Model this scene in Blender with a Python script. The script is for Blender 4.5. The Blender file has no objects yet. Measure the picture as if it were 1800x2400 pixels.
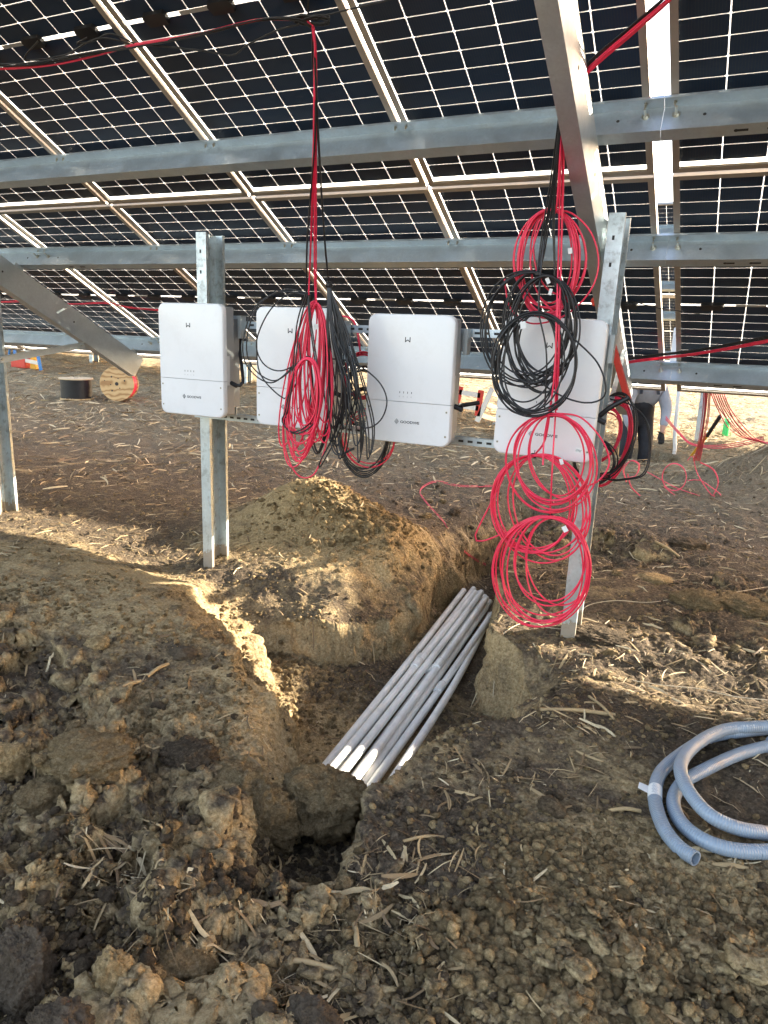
import bpy, math, random
import numpy as np
from math import sin, cos, pi, radians
from mathutils import Vector, Matrix
random.seed(7); RS = np.random.RandomState(11)
sc = bpy.context.scene
COL = sc.collection

# ------------------------------------------------------------------ camera
CAM = np.array([1.6405, -3.8502, -0.7657]); YAW, PIT, ROL = .4444, .2409, .0384; F = 1698.7
TILT = .5025                      # slope of the panel tables
_cy, _sy = cos(YAW), sin(YAW)
FW = np.array([-_sy*cos(PIT), _cy*cos(PIT), -sin(PIT)]); _r = np.array([_cy, _sy, 0.]); _u = np.cross(_r, FW)
RT = _r*cos(ROL)+_u*sin(ROL); UP = -_r*sin(ROL)+_u*cos(ROL)
cd = bpy.data.cameras.new('camera'); cam = bpy.data.objects.new('camera', cd); COL.objects.link(cam)
cd.sensor_fit = 'VERTICAL'; cd.sensor_height = 24; cd.lens = F/2400*24; cd.clip_end = 3000; cd.clip_start = .02
m = Matrix(((RT[0], UP[0], -FW[0], CAM[0]), (RT[1], UP[1], -FW[1], CAM[1]), (RT[2], UP[2], -FW[2], CAM[2]), (0, 0, 0, 1)))
cam.matrix_world = m; sc.camera = cam

# ------------------------------------------------------------------ light
SUN = Vector((2.0, 2.12, 1.0)).normalized()
w = bpy.data.worlds.new("World"); sc.world = w; w.use_nodes = True
nt = w.node_tree; bg = nt.nodes['Background']
sky = nt.nodes.new('ShaderNodeTexSky'); sky.sky_type = 'NISHITA'; sky.sun_disc = False
sky.sun_elevation = math.asin(SUN.z); sky.sun_rotation = math.atan2(SUN.x, SUN.y); sky.dust_density = 2.5
sky.air_density = 1.0
tint = nt.nodes.new('ShaderNodeMix'); tint.data_type = 'RGBA'; tint.blend_type = 'MULTIPLY'; tint.inputs[0].default_value = 1; tint.inputs[7].default_value = (1.19, .985, .85, 1)   # hazy, warm autumn sky
nt.links.new(sky.outputs[0], tint.inputs[6]); nt.links.new(tint.outputs[2], bg.inputs[0]); bg.inputs[1].default_value = .15
sl = bpy.data.lights.new('sun', 'SUN'); sl.energy = 4.4; sl.angle = radians(.55); sl.color = (1, .90, .74)
so = bpy.data.objects.new('sun', sl); COL.objects.link(so); so.rotation_euler = SUN.to_track_quat('Z', 'Y').to_euler()
sc.view_settings.view_transform = 'Standard'; sc.view_settings.look = 'None'
sc.view_settings.exposure = 2.66; sc.view_settings.gamma = 1
sc.cycles.max_bounces = 8; sc.cycles.transparent_max_bounces = 12

# ------------------------------------------------------------------ helpers
def ray(x, y): return FW+RT*(x-900)/F-UP*(y-1200)/F
def atZ(x, y, z): r = ray(x, y); return CAM+(z-CAM[2])/r[2]*r
def atY(x, y, Y): r = ray(x, y); return CAM+(Y-CAM[1])/r[1]*r
def atD(x, y, s): return CAM+s*ray(x, y)
NV = np.array([0, sin(TILT), cos(TILT)]); SV = np.array([0, cos(TILT), -sin(TILT)])
def TB(u, v, o=0.): return np.array([u, 0, 0.])+SV*v+NV*o
def onT(x, y, o=0.): r = ray(x, y); return CAM+(o-CAM@NV)/(r@NV)*r
ZG = -2.296

def tag(o, label=None, cat=None, group=None, kind=None):
    if label: o['label'] = label
    if cat: o['category'] = cat
    if group: o['group'] = group
    if kind: o['kind'] = kind
    return o
def empty(name, loc=(0, 0, 0), rot=(0, 0, 0)):
    o = bpy.data.objects.new(name, None); COL.objects.link(o); o.location = [float(a) for a in loc]; o.rotation_euler = rot
    o.empty_display_size = .1
    return o
def mkobj(name, V, Fc, mat, parent=None, smooth=False, uvs=None):
    me = bpy.data.meshes.new(name); V = np.asarray(V, dtype=np.float32).reshape(-1, 3)
    if isinstance(Fc, np.ndarray):
        n, k = Fc.shape
        me.vertices.add(len(V)); me.vertices.foreach_set('co', V.ravel())
        me.loops.add(n*k); me.loops.foreach_set('vertex_index', Fc.astype(np.int32).ravel())
        me.polygons.add(n); me.polygons.foreach_set('loop_start', np.arange(0, n*k, k, dtype=np.int32))
        me.polygons.foreach_set('loop_total', np.full(n, k, dtype=np.int32))
        me.update(calc_edges=True)
    else:
        me.from_pydata([tuple(map(float, v)) for v in V], [], Fc); me.update()
    if smooth: me.polygons.foreach_set('use_smooth', np.ones(len(me.polygons), dtype=bool))
    me.materials.append(mat)
    o = bpy.data.objects.new(name, me); COL.objects.link(o)
    if parent: o.parent = parent
    return o
class MB:
    """collects boxes, prisms and tubes, links them as one mesh"""
    def __init__(s): s.V = []; s.F = []
    def add(s, V, Fc):
        b = len(s.V); s.V += [tuple(float(c) for c in v) for v in V]; s.F += [tuple(int(i)+b for i in f) for f in Fc]; return s
    def box(s, x0, x1, y0, y1, z0, z1, fr=None):
        P = [(x, y, z) for z in (z0, z1) for y in (y0, y1) for x in (x0, x1)]
        if fr is not None: P = [fr(*p) for p in P]
        return s.add(P, [(0, 2, 3, 1), (4, 5, 7, 6), (0, 1, 5, 4), (2, 6, 7, 3), (0, 4, 6, 2), (1, 3, 7, 5)])
    def bar(s, a, b, w1, w2, up=(0, 0, 1)):
        a = Vector([float(c) for c in a]); b = Vector([float(c) for c in b]); d = (b-a).normalized(); sd = d.cross(Vector(up)).normalized(); u = sd.cross(d)
        P = [p+sd*i*w1/2+u*j*w2/2 for p in (a, b) for i, j in ((-1, -1), (1, -1), (1, 1), (-1, 1))]
        return s.add(P, [(0, 1, 2, 3), (7, 6, 5, 4), (0, 4, 5, 1), (1, 5, 6, 2), (2, 6, 7, 3), (3, 7, 4, 0)])
    def prism(s, poly, d):   # poly: list of 3D points (planar), d: extrusion vector
        n = len(poly); P = [tuple(p) for p in poly]+[tuple(np.array(p)+np.array(d)) for p in poly]
        return s.add(P, [tuple(range(n))[::-1], tuple(range(n, 2*n))]+[(i, (i+1) % n, n+(i+1) % n, n+i) for i in range(n)])
    def tube(s, pts, r, k=8, caps=True, closed=False):
        V, Fq = tube_arrays(pts, r, k, closed); b = len(V); s.add(V, Fq)
        if caps and not closed: s.F += [tuple(len(s.V)-b+i for i in range(k))[::-1], tuple(len(s.V)-k+i for i in range(k))]
        return s
    def cyl(s, a, b, r, k=16, r2=None):
        a = np.array(a, float); b = np.array(b, float); return s.tube(np.array([a, b]), [r, r if r2 is None else r2], k)
    def build(s, name, mat, parent=None, smooth=False, bevel=0):
        o = mkobj(name, s.V, s.F, mat, parent, smooth)
        if bevel:
            md = o.modifiers.new('b', 'BEVEL'); md.width = bevel; md.segments = 2; md.limit_method = 'ANGLE'
        if smooth:
            try: o.data.set_sharp_from_angle(angle=radians(40))
            except Exception: pass
        return o
def tube_arrays(pts, r, k=8, closed=False):
    P = np.asarray(pts, float); n = len(P); r = np.broadcast_to(np.asarray(r, float), (n,))
    if closed: T = np.roll(P, -1, 0)-np.roll(P, 1, 0)
    else: T = np.gradient(P, axis=0)
    T /= np.linalg.norm(T, axis=1)[:, None]+1e-12
    ref = np.array([0.3, 0.2, .93]) if abs(T[0, 2]) < .9 else np.array([1., .1, 0])
    U = np.zeros_like(P); u = np.cross(T[0], ref); u /= np.linalg.norm(u); U[0] = u
    for i in range(1, n):
        u = U[i-1]-T[i]*(U[i-1]@T[i]); U[i] = u/(np.linalg.norm(u)+1e-12)
    W = np.cross(T, U); a = np.arange(k)*2*pi/k
    V = P[:, None, :]+r[:, None, None]*(np.cos(a)[None, :, None]*U[:, None, :]+np.sin(a)[None, :, None]*W[:, None, :])
    m_ = n if closed else n-1
    i, j = np.meshgrid(np.arange(m_), np.arange(k), indexing='ij'); i2 = (i+1) % n; j2 = (j+1) % k
    return V.reshape(-1, 3), np.stack([i*k+j, i*k+j2, i2*k+j2, i2*k+j], -1).reshape(-1, 4)
def smooth_path(pts, step=.02):
    P = np.asarray(pts, float)
    if len(P) < 3: return np.linspace(P[0], P[-1], 8)
    Q = np.vstack([2*P[0]-P[1], P, 2*P[-1]-P[-2]]); out = []
    for i in range(1, len(Q)-2):
        n = max(2, int(np.linalg.norm(Q[i+1]-Q[i])/step)); t = np.linspace(0, 1, n, endpoint=False)[:, None]
        a, b, c, d = Q[i-1:i+3]
        out.append(.5*((2*b)+(c-a)*t+(2*a-5*b+4*c-d)*t**2+(3*b-a-3*c+d)*t**3))
    out.append(Q[-2][None]); return np.vstack(out)
def strands(name, paths, r, mat, parent=None, k=6, step=.02):
    Vs, Fs, b = [], [], 0
    for p in paths:
        V, Fq = tube_arrays(smooth_path(p, step), r, k); Vs.append(V); Fs.append(Fq+b); b += len(V)
    return mkobj(name, np.vstack(Vs), np.vstack(Fs), mat, parent, smooth=True)

# numpy gradient noise
_g = RS.normal(size=(4096, 3)); _g /= np.linalg.norm(_g, axis=1)[:, None]
def _h(i, j, k): return (i*73856093 ^ j*19349663 ^ k*83492791) & 4095
def noise3(P):
    P = np.asarray(P, float); I = np.floor(P).astype(np.int64); f = P-I; s = f*f*f*(f*(f*6-15)+10); r = 0
    for a in (0, 1):
        for b in (0, 1):
            for c in (0, 1):
                g = _g[_h(I[:, 0]+a, I[:, 1]+b, I[:, 2]+c)]; d = f-np.array([a, b, c])
                wt = (s[:, 0] if a else 1-s[:, 0])*(s[:, 1] if b else 1-s[:, 1])*(s[:, 2] if c else 1-s[:, 2])
                r = r+wt*(g*d).sum(1)
    return r*1.6
def fbm(P, sc_, o=3, off=0.):
    r = 0; a = 1.; tot = 0
    for i in range(o): r = r+a*noise3(P/sc_*2**i+off+i*17.3); tot += a; a *= .5
    return r/tot
def sstep(a, b, x): t = np.clip((x-a)/(b-a), 0, 1); return t*t*(3-2*t)

# ------------------------------------------------------------------ materials
class NT:
    def __init__(s, name):
        s.m = bpy.data.materials.new(name); s.m.use_nodes = True; s.t = s.m.node_tree; s.b = s.t.nodes['Principled BSDF']; s.out = s.t.nodes['Material Output']
        s.co = s.t.nodes.new('ShaderNodeTexCoord')
    def n(s, ty, **kw):
        nd = s.t.nodes.new('ShaderNode'+ty)
        for k, v in kw.items():
            if k in nd.inputs: nd.inputs[k].default_value = v
            else: setattr(nd, k, v)
        return nd
    def l(s, a, b): s.t.links.new(a, b)
    def noise(s, scale, detail=4, rough=.6, src=None, dist=0.):
        nd = s.n('TexNoise'); nd.inputs['Scale'].default_value = scale; nd.inputs['Detail'].default_value = detail; nd.inputs['Roughness'].default_value = rough
        nd.inputs['Distortion'].default_value = dist
        s.l(src or s.co.outputs['Object'], nd.inputs['Vector']); return nd.outputs['Fac']
    def ramp(s, fac, stops):
        r = s.n('ValToRGB'); e = r.color_ramp.elements
        while len(e) < len(stops): e.new(.5)
        for i, (p, c) in enumerate(stops): e[i].position = p; e[i].color = (*c, 1) if len(c) == 3 else c
        s.l(fac, r.inputs[0]); return r.outputs[0]
    def mix(s, f, a, b, mode='MIX'):
        x = s.n('Mix', data_type='RGBA', blend_type=mode)
        for i, v in ((0, f), (6, a), (7, b)):
            if hasattr(v, 'default_value') or hasattr(v, 'links'): s.l(v, x.inputs[i])
            else: x.inputs[i].default_value = v if i == 0 else (*v, 1)
        return x.outputs[2]
    def math(s, op, a, b=None, c=None):
        x = s.n('Math', operation=op)
        for i, v in enumerate((a, b, c)):
            if v is None: continue
            if hasattr(v, 'links'): s.l(v, x.inputs[i])
            else: x.inputs[i].default_value = v
        return x.outputs[0]
    def bump(s, h, strength=.5, dist=.01, normal=None):
        b = s.n('Bump'); b.inputs['Strength'].default_value = strength; b.inputs['Distance'].default_value = dist; s.l(h, b.inputs['Height'])
        if normal is not None: s.l(normal, b.inputs['Normal'])
        s.l(b.outputs[0], s.b.inputs['Normal']); return b.outputs[0]
def simple(name, col, rough=.5, metal=0., var=.0, vs=8., bump=0., bs=80., bd=.002, coat=0.):
    t = NT(name); t.b.inputs['Roughness'].default_value = rough; t.b.inputs['Metallic'].default_value = metal
    if coat: t.b.inputs['Coat Weight'].default_value = coat
    if var:
        f = t.noise(vs, 5); c = t.ramp(f, [(.3, tuple(max(0, x*(1-var)) for x in col)), (.7, tuple(min(1, x*(1+var)) for x in col))])
        t.l(c, t.b.inputs['Base Color'])
    else: t.b.inputs['Base Color'].default_value = (*col, 1)
    if bump: t.bump(t.noise(bs, 4), bump, bd)
    return t.m
def galv(name, base=(.60, .69, .76), rough=.42, streak=True, dirt=0.):
    t = NT(name); t.b.inputs['Metallic'].default_value = .92
    vor = t.n('TexVoronoi'); vor.inputs['Scale'].default_value = 90; t.l(t.co.outputs['Object'], vor.inputs['Vector'])
    sp = t.ramp(vor.outputs['Color'], [(0, tuple(x*.93 for x in base)), (1, tuple(min(1, x*1.06) for x in base))])
    big = t.noise(4, 6, .65); c = t.mix(t.ramp(big, [(.35, (0, 0, 0)), (.75, (1, 1, 1))]), sp, tuple(x*.78 for x in base))
    if dirt:
        d = t.noise(14, 6, .7); c = t.mix(t.ramp(d, [(.52, (0, 0, 0)), (.62, (dirt,)*3)]), c, (.12, .10, .07))
    t.l(c, t.b.inputs['Base Color'])
    t.l(t.ramp(t.noise(7, 6, .7), [(.3, (rough-.08,)*3), (.7, (rough+.16,)*3)]), t.b.inputs['Roughness'])
    mp = t.n('Mapping'); mp.inputs['Scale'].default_value = (3, 60, 60); t.l(t.co.outputs['Object'], mp.inputs['Vector'])
    t.bump(t.noise(1.5, 4, .6, mp.outputs[0]), .12, .002)
    return t.m
M = {}
M['galv'] = galv('galvanized_steel'); M['galv_light'] = galv('bright_zinc', (.64, .70, .73), .4); M['galv_post'] = galv('post_zinc', (.60, .67, .70), .45, dirt=.35)
M['frame'] = simple('anodised_aluminium', (.47, .44, .40), .42, .75, .06, 6)
M['bolt'] = simple('zinc_bolt', (.6, .6, .55), .3, 1.)
M['white'] = simple('white_plastic', (.80, .81, .82), .28, 0, .015, 3, coat=.25)
M['grey_case'] = simple('grey_casting', (.42, .43, .44), .45, .6, .05)
M['black_plastic'] = simple('black_plastic', (.015, .015, .017), .45)
M['mark'] = simple('print_black', (.02, .02, .022), .5); M['mark_grey'] = simple('print_grey', (.45, .46, .48), .5)
M['seam'] = simple('seam_dark', (.03, .03, .03), .7)
M['red'] = simple('red_cable', (.82, .028, .085), .38, 0, .10, 30)
M['red_far'] = simple('pink_cable', (.80, .08, .12), .45, 0, .12, 12)
M['black'] = simple('black_cable', (.014, .014, .016), .38)
M['label'] = simple('paper_tag', (.75, .75, .73), .6)
M['conduit'] = simple('grey_conduit', (.84, .83, .78), .42, 0, .12, 5, .15, 60)
M['ply'] = None; M['cream'] = simple('cream_string', (.62, .52, .36), .7)
M['blue'] = simple('blue_fibreglass', (.03, .20, .52), .4); M['redp'] = simple('red_fibreglass', (.62, .05, .03), .4)
M['alu'] = simple('ladder_aluminium', (.75, .76, .77), .35, .8); M['yellow'] = simple('yellow_handle', (.75, .38, .03), .4)
M['green'] = simple('green_bottle', (.05, .60, .18), .25); M['teal'] = simple('teal_tread', (.03, .22, .24), .5)
M['hoodie'] = simple('grey_hoodie', (.33, .34, .36), .9, 0, .12, 12, .4, 60, .004); M['bib'] = simple('black_workwear', (.022, .024, .03), .85, 0, .3, 10, .5, 25, .01)
M['glove'] = simple('leather_glove', (.38, .15, .03), .8, 0, .3, 20); M['skin'] = simple('skin', (.45, .25, .17), .6); M['cap'] = simple('dark_cap', (.03, .03, .035), .9); M['boot'] = simple('boot', (.09, .05, .03), .8)
M['bglove'] = simple('black_glove', (.02, .02, .02), .7)
def dirty(mat, amount=.5, base_mud=False):
    nt_ = mat.node_tree; b = nt_.nodes['Principled BSDF']; inp = b.inputs['Base Color']; N = nt_.nodes.new; L = nt_.links.new
    tc = N('ShaderNodeTexCoord'); g = N('ShaderNodeNewGeometry'); no = N('ShaderNodeTexNoise'); no.inputs['Scale'].default_value = 9; no.inputs['Detail'].default_value = 8; no.inputs['Roughness'].default_value = .75; L(g.outputs['Position'], no.inputs['Vector'])
    r = N('ShaderNodeValToRGB'); r.color_ramp.elements[0].position = .50; r.color_ramp.elements[0].color = (0, 0, 0, 1); r.color_ramp.elements[1].position = .72; r.color_ramp.elements[1].color = (amount,)*3+(1,); L(no.outputs['Fac'], r.inputs[0]); fac = r.outputs[0]
    if base_mud:
        sx = N('ShaderNodeSeparateXYZ'); L(tc.outputs['Object'], sx.inputs[0]); a = N('ShaderNodeMath'); a.operation = 'MULTIPLY_ADD'; L(no.outputs['Fac'], a.inputs[0]); a.inputs[1].default_value = .28; a.inputs[2].default_value = -.06
        m_ = N('ShaderNodeMath'); m_.operation = 'LESS_THAN'; L(sx.outputs[2], m_.inputs[0]); L(a.outputs[0], m_.inputs[1]); mm = N('ShaderNodeMath'); mm.operation = 'MULTIPLY'; L(m_.outputs[0], mm.inputs[0]); mm.inputs[1].default_value = .75; mx2 = N('ShaderNodeMath'); mx2.operation = 'MAXIMUM'; L(mm.outputs[0], mx2.inputs[0]); L(fac, mx2.inputs[1]); fac = mx2.outputs[0]
        ml = N('ShaderNodeMath'); ml.operation = 'MULTIPLY_ADD'; L(fac, ml.inputs[0]); ml.inputs[1].default_value = -.92; ml.inputs[2].default_value = .92; L(ml.outputs[0], b.inputs['Metallic'])
    mx = N('ShaderNodeMix'); mx.data_type = 'RGBA'; L(fac, mx.inputs[0]); mx.inputs[7].default_value = (.24, .165, .08, 1)
    if inp.links: L(inp.links[0].from_socket, mx.inputs[6])
    else: mx.inputs[6].default_value = tuple(inp.default_value)
    L(mx.outputs[2], inp)
dirty(M['conduit'], .28); dirty(M['galv_post'], .25, True); dirty(M['red'], .22); dirty(M['white'], .07)
def m_ply():
    t = NT('plywood'); mp = t.n('Mapping'); mp.inputs['Scale'].default_value = (5, 5, 1.6); t.l(t.co.outputs['Object'], mp.inputs['Vector'])
    wv = t.n('TexWave', wave_type='RINGS'); wv.inputs['Scale'].default_value = .9; wv.inputs['Distortion'].default_value = 7; wv.inputs['Detail'].default_value = 2; t.l(mp.outputs[0], wv.inputs['Vector'])
    t.l(t.ramp(wv.outputs['Fac'], [(.0, (.36, .20, .08)), (.35, (.56, .36, .16)), (1, (.62, .43, .21))]), t.b.inputs['Base Color']); t.b.inputs['Roughness'].default_value = .7
    return t.m
M['ply'] = m_ply(); M['ply_top'] = simple('plywood_pale', (.60, .47, .30), .7, 0, .1, 14)
def m_flex():
    t = NT('liquid_tight_conduit'); t.b.inputs['Base Color'].default_value = (.25, .31, .38, 1); t.b.inputs['Roughness'].default_value = .33
    at = t.n('Attribute', attribute_name='arc'); v = t.math('SINE', t.math('MULTIPLY', at.outputs['Fac'], 2*pi/.0085))
    t.bump(v, .55, .0012); return t.m
M['flex'] = m_flex(); dirty(M['flex'], .35)
def m_laminate():
    t = NT('solar_laminate'); g = t.n('SeparateXYZ'); t.l(t.co.outputs['Object'], g.inputs[0])
    def cells(c, start, pitch):   # distance to nearest line in metres
        a = t.math('DIVIDE', t.math('SUBTRACT', c, start), pitch); fr = t.math('FRACT', t.math('ADD', a, 100))
        return t.math('MULTIPLY', t.math('SUBTRACT', .5, t.math('ABSOLUTE', t.math('SUBTRACT', fr, .5))), pitch), fr
    X, Y = g.outputs[0], g.outputs[1]
    dx, fx = cells(X, .021, .182)
    # halves: first 12 rows start .037, second 12 rows start 1.148
    lo = t.math('LESS_THAN', Y, 1.139); st = t.math('ADD', t.math('MULTIPLY', lo, .035), t.math('MULTIPLY', t.math('SUBTRACT', 1., lo), 1.147))
    dy, fy = cells(Y, st, .0913)
    dmid = t.math('ABSOLUTE', t.math('SUBTRACT', Y, 1.139))
    line = t.math('MAXIMUM', t.math('LESS_THAN', dx, .0024), t.math('LESS_THAN', dy, .0021))
    corner = t.math('LESS_THAN', t.math('ADD', dx, dy), .0078)
    line = t.math('MAXIMUM', line, corner)
    mid = t.math('MULTIPLY', t.math('LESS_THAN', dmid, .0075), t.math('GREATER_THAN', dmid, .0012)); line = t.math('MAXIMUM', line, mid)
    edge = t.math('MAXIMUM', t.math('MAXIMUM', t.math('LESS_THAN', X, .021), t.math('GREATER_THAN', X, 1.113)), t.math('MAXIMUM', t.math('LESS_THAN', Y, .035), t.math('GREATER_THAN', Y, 2.243)))
    line = t.math('MAXIMUM', line, edge)
    # busbars
    bb, _ = cells(X, .021+.0057, .01138); bus = t.math('LESS_THAN', bb, .0006)
    nz = t.noise(1.1, 2, .5); rnd = t.n('ObjectInfo')
    cellc = t.mix(t.ramp(nz, [(.35, (0, 0, 0)), (.65, (1, 1, 1))]), (.020, .040, .082), (.020, .034, .060))
    cellc = t.mix(bus, cellc, (.042, .050, .070))
    t.l(cellc, t.b.inputs['Base Color']); t.b.inputs['Roughness'].default_value = .3; t.b.inputs['IOR'].default_value = 1.28
    tr = t.n('BsdfTranslucent', Color=(.95, .95, .93, 1)); tp = t.n('BsdfTransparent', Color=(.93, .96, .95, 1)); df = t.n('BsdfDiffuse', Color=(.8, .8, .8, 1))
    a = t.n('MixShader'); a.inputs[0].default_value = .38; t.l(tr.outputs[0], a.inputs[1]); t.l(tp.outputs[0], a.inputs[2])
    b = t.n('MixShader'); b.inputs[0].default_value = .12; t.l(a.outputs[0], b.inputs[1]); t.l(df.outputs[0], b.inputs[2])
    mx = t.n('MixShader'); t.l(line, mx.inputs[0]); t.l(t.b.outputs[0], mx.inputs[1]); t.l(b.outputs[0], mx.inputs[2]); t.l(mx.outputs[0], t.out.inputs['Surface'])
    return t.m
M['lam'] = m_laminate()
def m_soil():
    t = NT('soil'); t.b.inputs['Roughness'].default_value = .95; t.b.inputs['Specular IOR Level'].default_value = .15
    clay = t.n('Attribute', attribute_name='clay').outputs['Fac']; straw = t.n('Attribute', attribute_name='straw').outputs['Fac']
    n1 = t.noise(9, 6, .7); n2 = t.noise(70, 5, .75); n3 = t.noise(2.2, 4, .6)
    dark = t.ramp(n2, [(.3, (.045, .034, .023)), (.55, (.145, .107, .07)), (.8, (.34, .26, .175))])
    cl = t.ramp(n2, [(.28, (.19, .133, .066)), (.5, (.44, .32, .165)), (.76, (.72, .57, .34))])
    f = t.math('ADD', clay, t.math('MULTIPLY', t.math('SUBTRACT', n1, .5), 1.5)); f = t.math('ADD', f, t.math('MULTIPLY', t.math('SUBTRACT', n3, .5), 1.2))
    c = t.mix(t.ramp(f, [(.25, (0, 0, 0)), (.75, (1, 1, 1))]), dark, cl)
    # weathered straw cover far off
    vs = t.n('TexVoronoi', distance='MANHATTAN'); vs.inputs['Scale'].default_value = 9; mp = t.n('Mapping'); mp.inputs['Scale'].default_value = (1, 2.2, 1); t.l(t.co.outputs['Object'], mp.inputs['Vector']); t.l(mp.outputs[0], vs.inputs['Vector'])
    sn = t.noise(16, 6, .8, mp.outputs[0], 1.2); sc2 = t.ramp(sn, [(.35, (.10, .07, .045)), (.5, (.34, .27, .16)), (.68, (.66, .56, .36))])
    c = t.mix(t.math('MULTIPLY', straw, t.ramp(t.noise(1.3, 5, .7), [(.3, (.35,)*3), (.6, (1, 1, 1))])), c, sc2)
    t.l(c, t.b.inputs['Base Color'])
    h = t.math('ADD', t.math('MULTIPLY', n2, .6), t.math('MULTIPLY', t.noise(260, 3, .7), .25)); vo = t.n('TexVoronoi'); vo.inputs['Scale'].default_value = 55; t.l(t.co.outputs['Object'], vo.inputs['Vector'])
    h = t.math('ADD', h, t.math('MULTIPLY', vo.outputs['Distance'], -.35)); t.bump(h, 1., .022)
    return t.m
M['soil'] = m_soil()
def m_clod(name, a, b, c, sc_=30, rng=(.5, .85, 1.45)):
    t = NT(name); t.b.inputs['Roughness'].default_value = .95; t.b.inputs['Specular IOR Level'].default_value = .12
    g = t.n('NewGeometry'); pos = g.outputs['Position']; n2 = t.noise(sc_*3, 8, .78, pos); n3 = t.noise(sc_*.7, 4, .6, pos); isl = g.outputs['Random Per Island']
    col = t.ramp(n2, [(.34, a), (.52, b), (.70, c)]); v = t.ramp(isl, [(0, (rng[0],)*3), (.45, (rng[1],)*3), (1, (rng[2], rng[2]*.98, rng[2]*.93))])
    col = t.mix(1., col, v, 'MULTIPLY'); t.l(t.mix(t.ramp(n3, [(.35, (.55,)*3), (.6, (0,)*3)]), col, tuple(x*.9 for x in a)), t.b.inputs['Base Color'])
    t.bump(t.math('ADD', n2, t.math('MULTIPLY', t.noise(sc_*12, 4, .7, pos), .5)), 1., .026); return t.m
M['clod'] = m_clod('clay_clod', (.20, .138, .068), (.48, .35, .185), (.78, .62, .39)); M['clod_dark'] = m_clod('topsoil_clod', (.06, .045, .03), (.17, .127, .083), (.35, .27, .18), 30, (.85, 1., 1.3))
M['stone'] = m_clod('grey_stone', (.10, .076, .052), (.20, .155, .11), (.31, .25, .18), 20, (1, 1, 1))
def m_straw():
    t = NT('straw'); t.b.inputs['Roughness'].default_value = .7; g = t.n('NewGeometry')
    c = t.ramp(g.outputs['Random Per Island'], [(0, (.13, .08, .04)), (.35, (.28, .19, .09)), (.7, (.50, .37, .19)), (1, (.74, .61, .38))])
    mp = t.n('Mapping'); mp.inputs['Scale'].default_value = (40, 40, 40); t.l(t.co.outputs['Object'], mp.inputs['Vector'])
    c = t.mix(t.ramp(t.noise(2, 5, .7, mp.outputs[0]), [(.35, (0,)*3), (.75, (.6,)*3)]), c, (.22, .14, .07)); t.l(c, t.b.inputs['Base Color']); return t.m
M['straw'] = m_straw()

# ------------------------------------------------------------------ terrain
# foot line of the pit: (pixel x, pixel y, z relative to the field, share of sheer wall at the foot, reach of the slope above it)
FOOT = [(600, 1545, -.42, .35, .60), (680, 1555, -.42, .50, .62), (760, 1562, -.42, .55, .58), (880, 1550, -.42, .48, .55), (950, 1505, -.42, .42, .52), (1000, 1455, -.42, .45, .45), (1070, 1386, -.42, .5, .36), (1098, 1340, -.40, .5, .3),
        (1150, 1285, -.30, .6, .3), (1240, 1215, -.20, .6, .3), (1262, 1232, -.20, .6, .3), (1168, 1385, -.42, .9, .10), (1118, 1640, -.42, .95, .07), (1180, 1672, -.40, .9, .12), (1225, 1668, -.30, .5, .30)]
RP = [atZ(x, y, ZG+z)[:2] for x, y, z, f, w_ in FOOT]; RF = [f[3] for f in FOOT]; RW = [f[4] for f in FOOT]
for x, y, f, w_ in ((.84, -1.08, .5, .28), (.80, -1.20, .8, .14), (.70, -1.38, .9, .10), (.64, -1.72, .9, .09), (.67, -1.97, .9, .09), (.73, -2.27, .8, .12), (.61, -2.36, .6, .2), (.50, -2.12, .5, .2), (.43, -1.92, .5, .22)):
    RP.append(np.array([x, y])); RF.append(f); RW.append(w_)
for x, y, f, w_ in ((.22, -1.62, .5, .25), (.04, -1.32, .45, .25), (-.07, -1.12, .3, .36), (-.27, -.94, .22, .44), (-.50, -.77, .22, .46), (-.70, -.58, .28, .48)): RP.append(np.array([x, y])); RF.append(f); RW.append(w_)
RP = np.array(RP); RF = np.array(RF); RW = np.array(RW)
def pit_mask(x, y, jit):
    P = np.stack([x, y], 1); n = len(RP); inside = np.zeros(len(P), bool); best = np.full(len(P), 9.); F_ = np.zeros(len(P)); W_ = np.ones(len(P)); wsum = np.zeros(len(P))
    for i in range(n):
        a, b = RP[i], RP[(i+1) % n]
        c = ((a[1] > y) != (b[1] > y)); xs = (b[0]-a[0])*(y-a[1])/(b[1]-a[1]+1e-12)+a[0]; inside ^= c & (x < xs)
        ab = b-a; t = np.clip(((P-a)@ab)/(ab@ab), 0, 1); d = np.linalg.norm(P-(a+t[:, None]*ab), axis=1); best = np.minimum(best, d)
        k = 1/(d+.02)**6; wsum += k; F_ += k*(RF[i]*(1-t)+RF[(i+1) % n]*t); W_ += k*(RW[i]*(1-t)+RW[(i+1) % n]*t)
    F_ /= wsum; W_ = (W_-1)/wsum; W_ = np.maximum(W_, .05)
    d = np.where(inside, -best, best)+jit*np.clip(W_/.3, .25, 1.2)
    return np.where(d < 0, 1., (1-F_)*(1-sstep(-.15, 1, d/W_))/(1-sstep(-.15, 1, 0*d))+F_*(1-sstep(0, .07, d)))
G = [(-1.27, .92, .40, .55, .46), (-.62, .80, .13, .45, .42), (-.22, .75, .10, .30, .36), (-1.55, -.33, -.085, .55, .26), (1.5, -.42, -.06, .6, .26), (-1.0, -1.25, .07, .55, .45), (-2.3, -1.2, .10, 1.2, .8), (2.25, 5.0, .56, .80, .6), (-3.35, 7.0, .50, .9, .45),
     (1.1, -1.1, .05, .3, .25), (.30, -2.75, .05, .35, .2), (-.35, -2.35, .06, .4, .25), (1.2, 2.0, .05, .6, .3), (.9, 1.6, -.10, .25, .3), (-.1, 1.9, -.10, .5, .25)]
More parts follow.
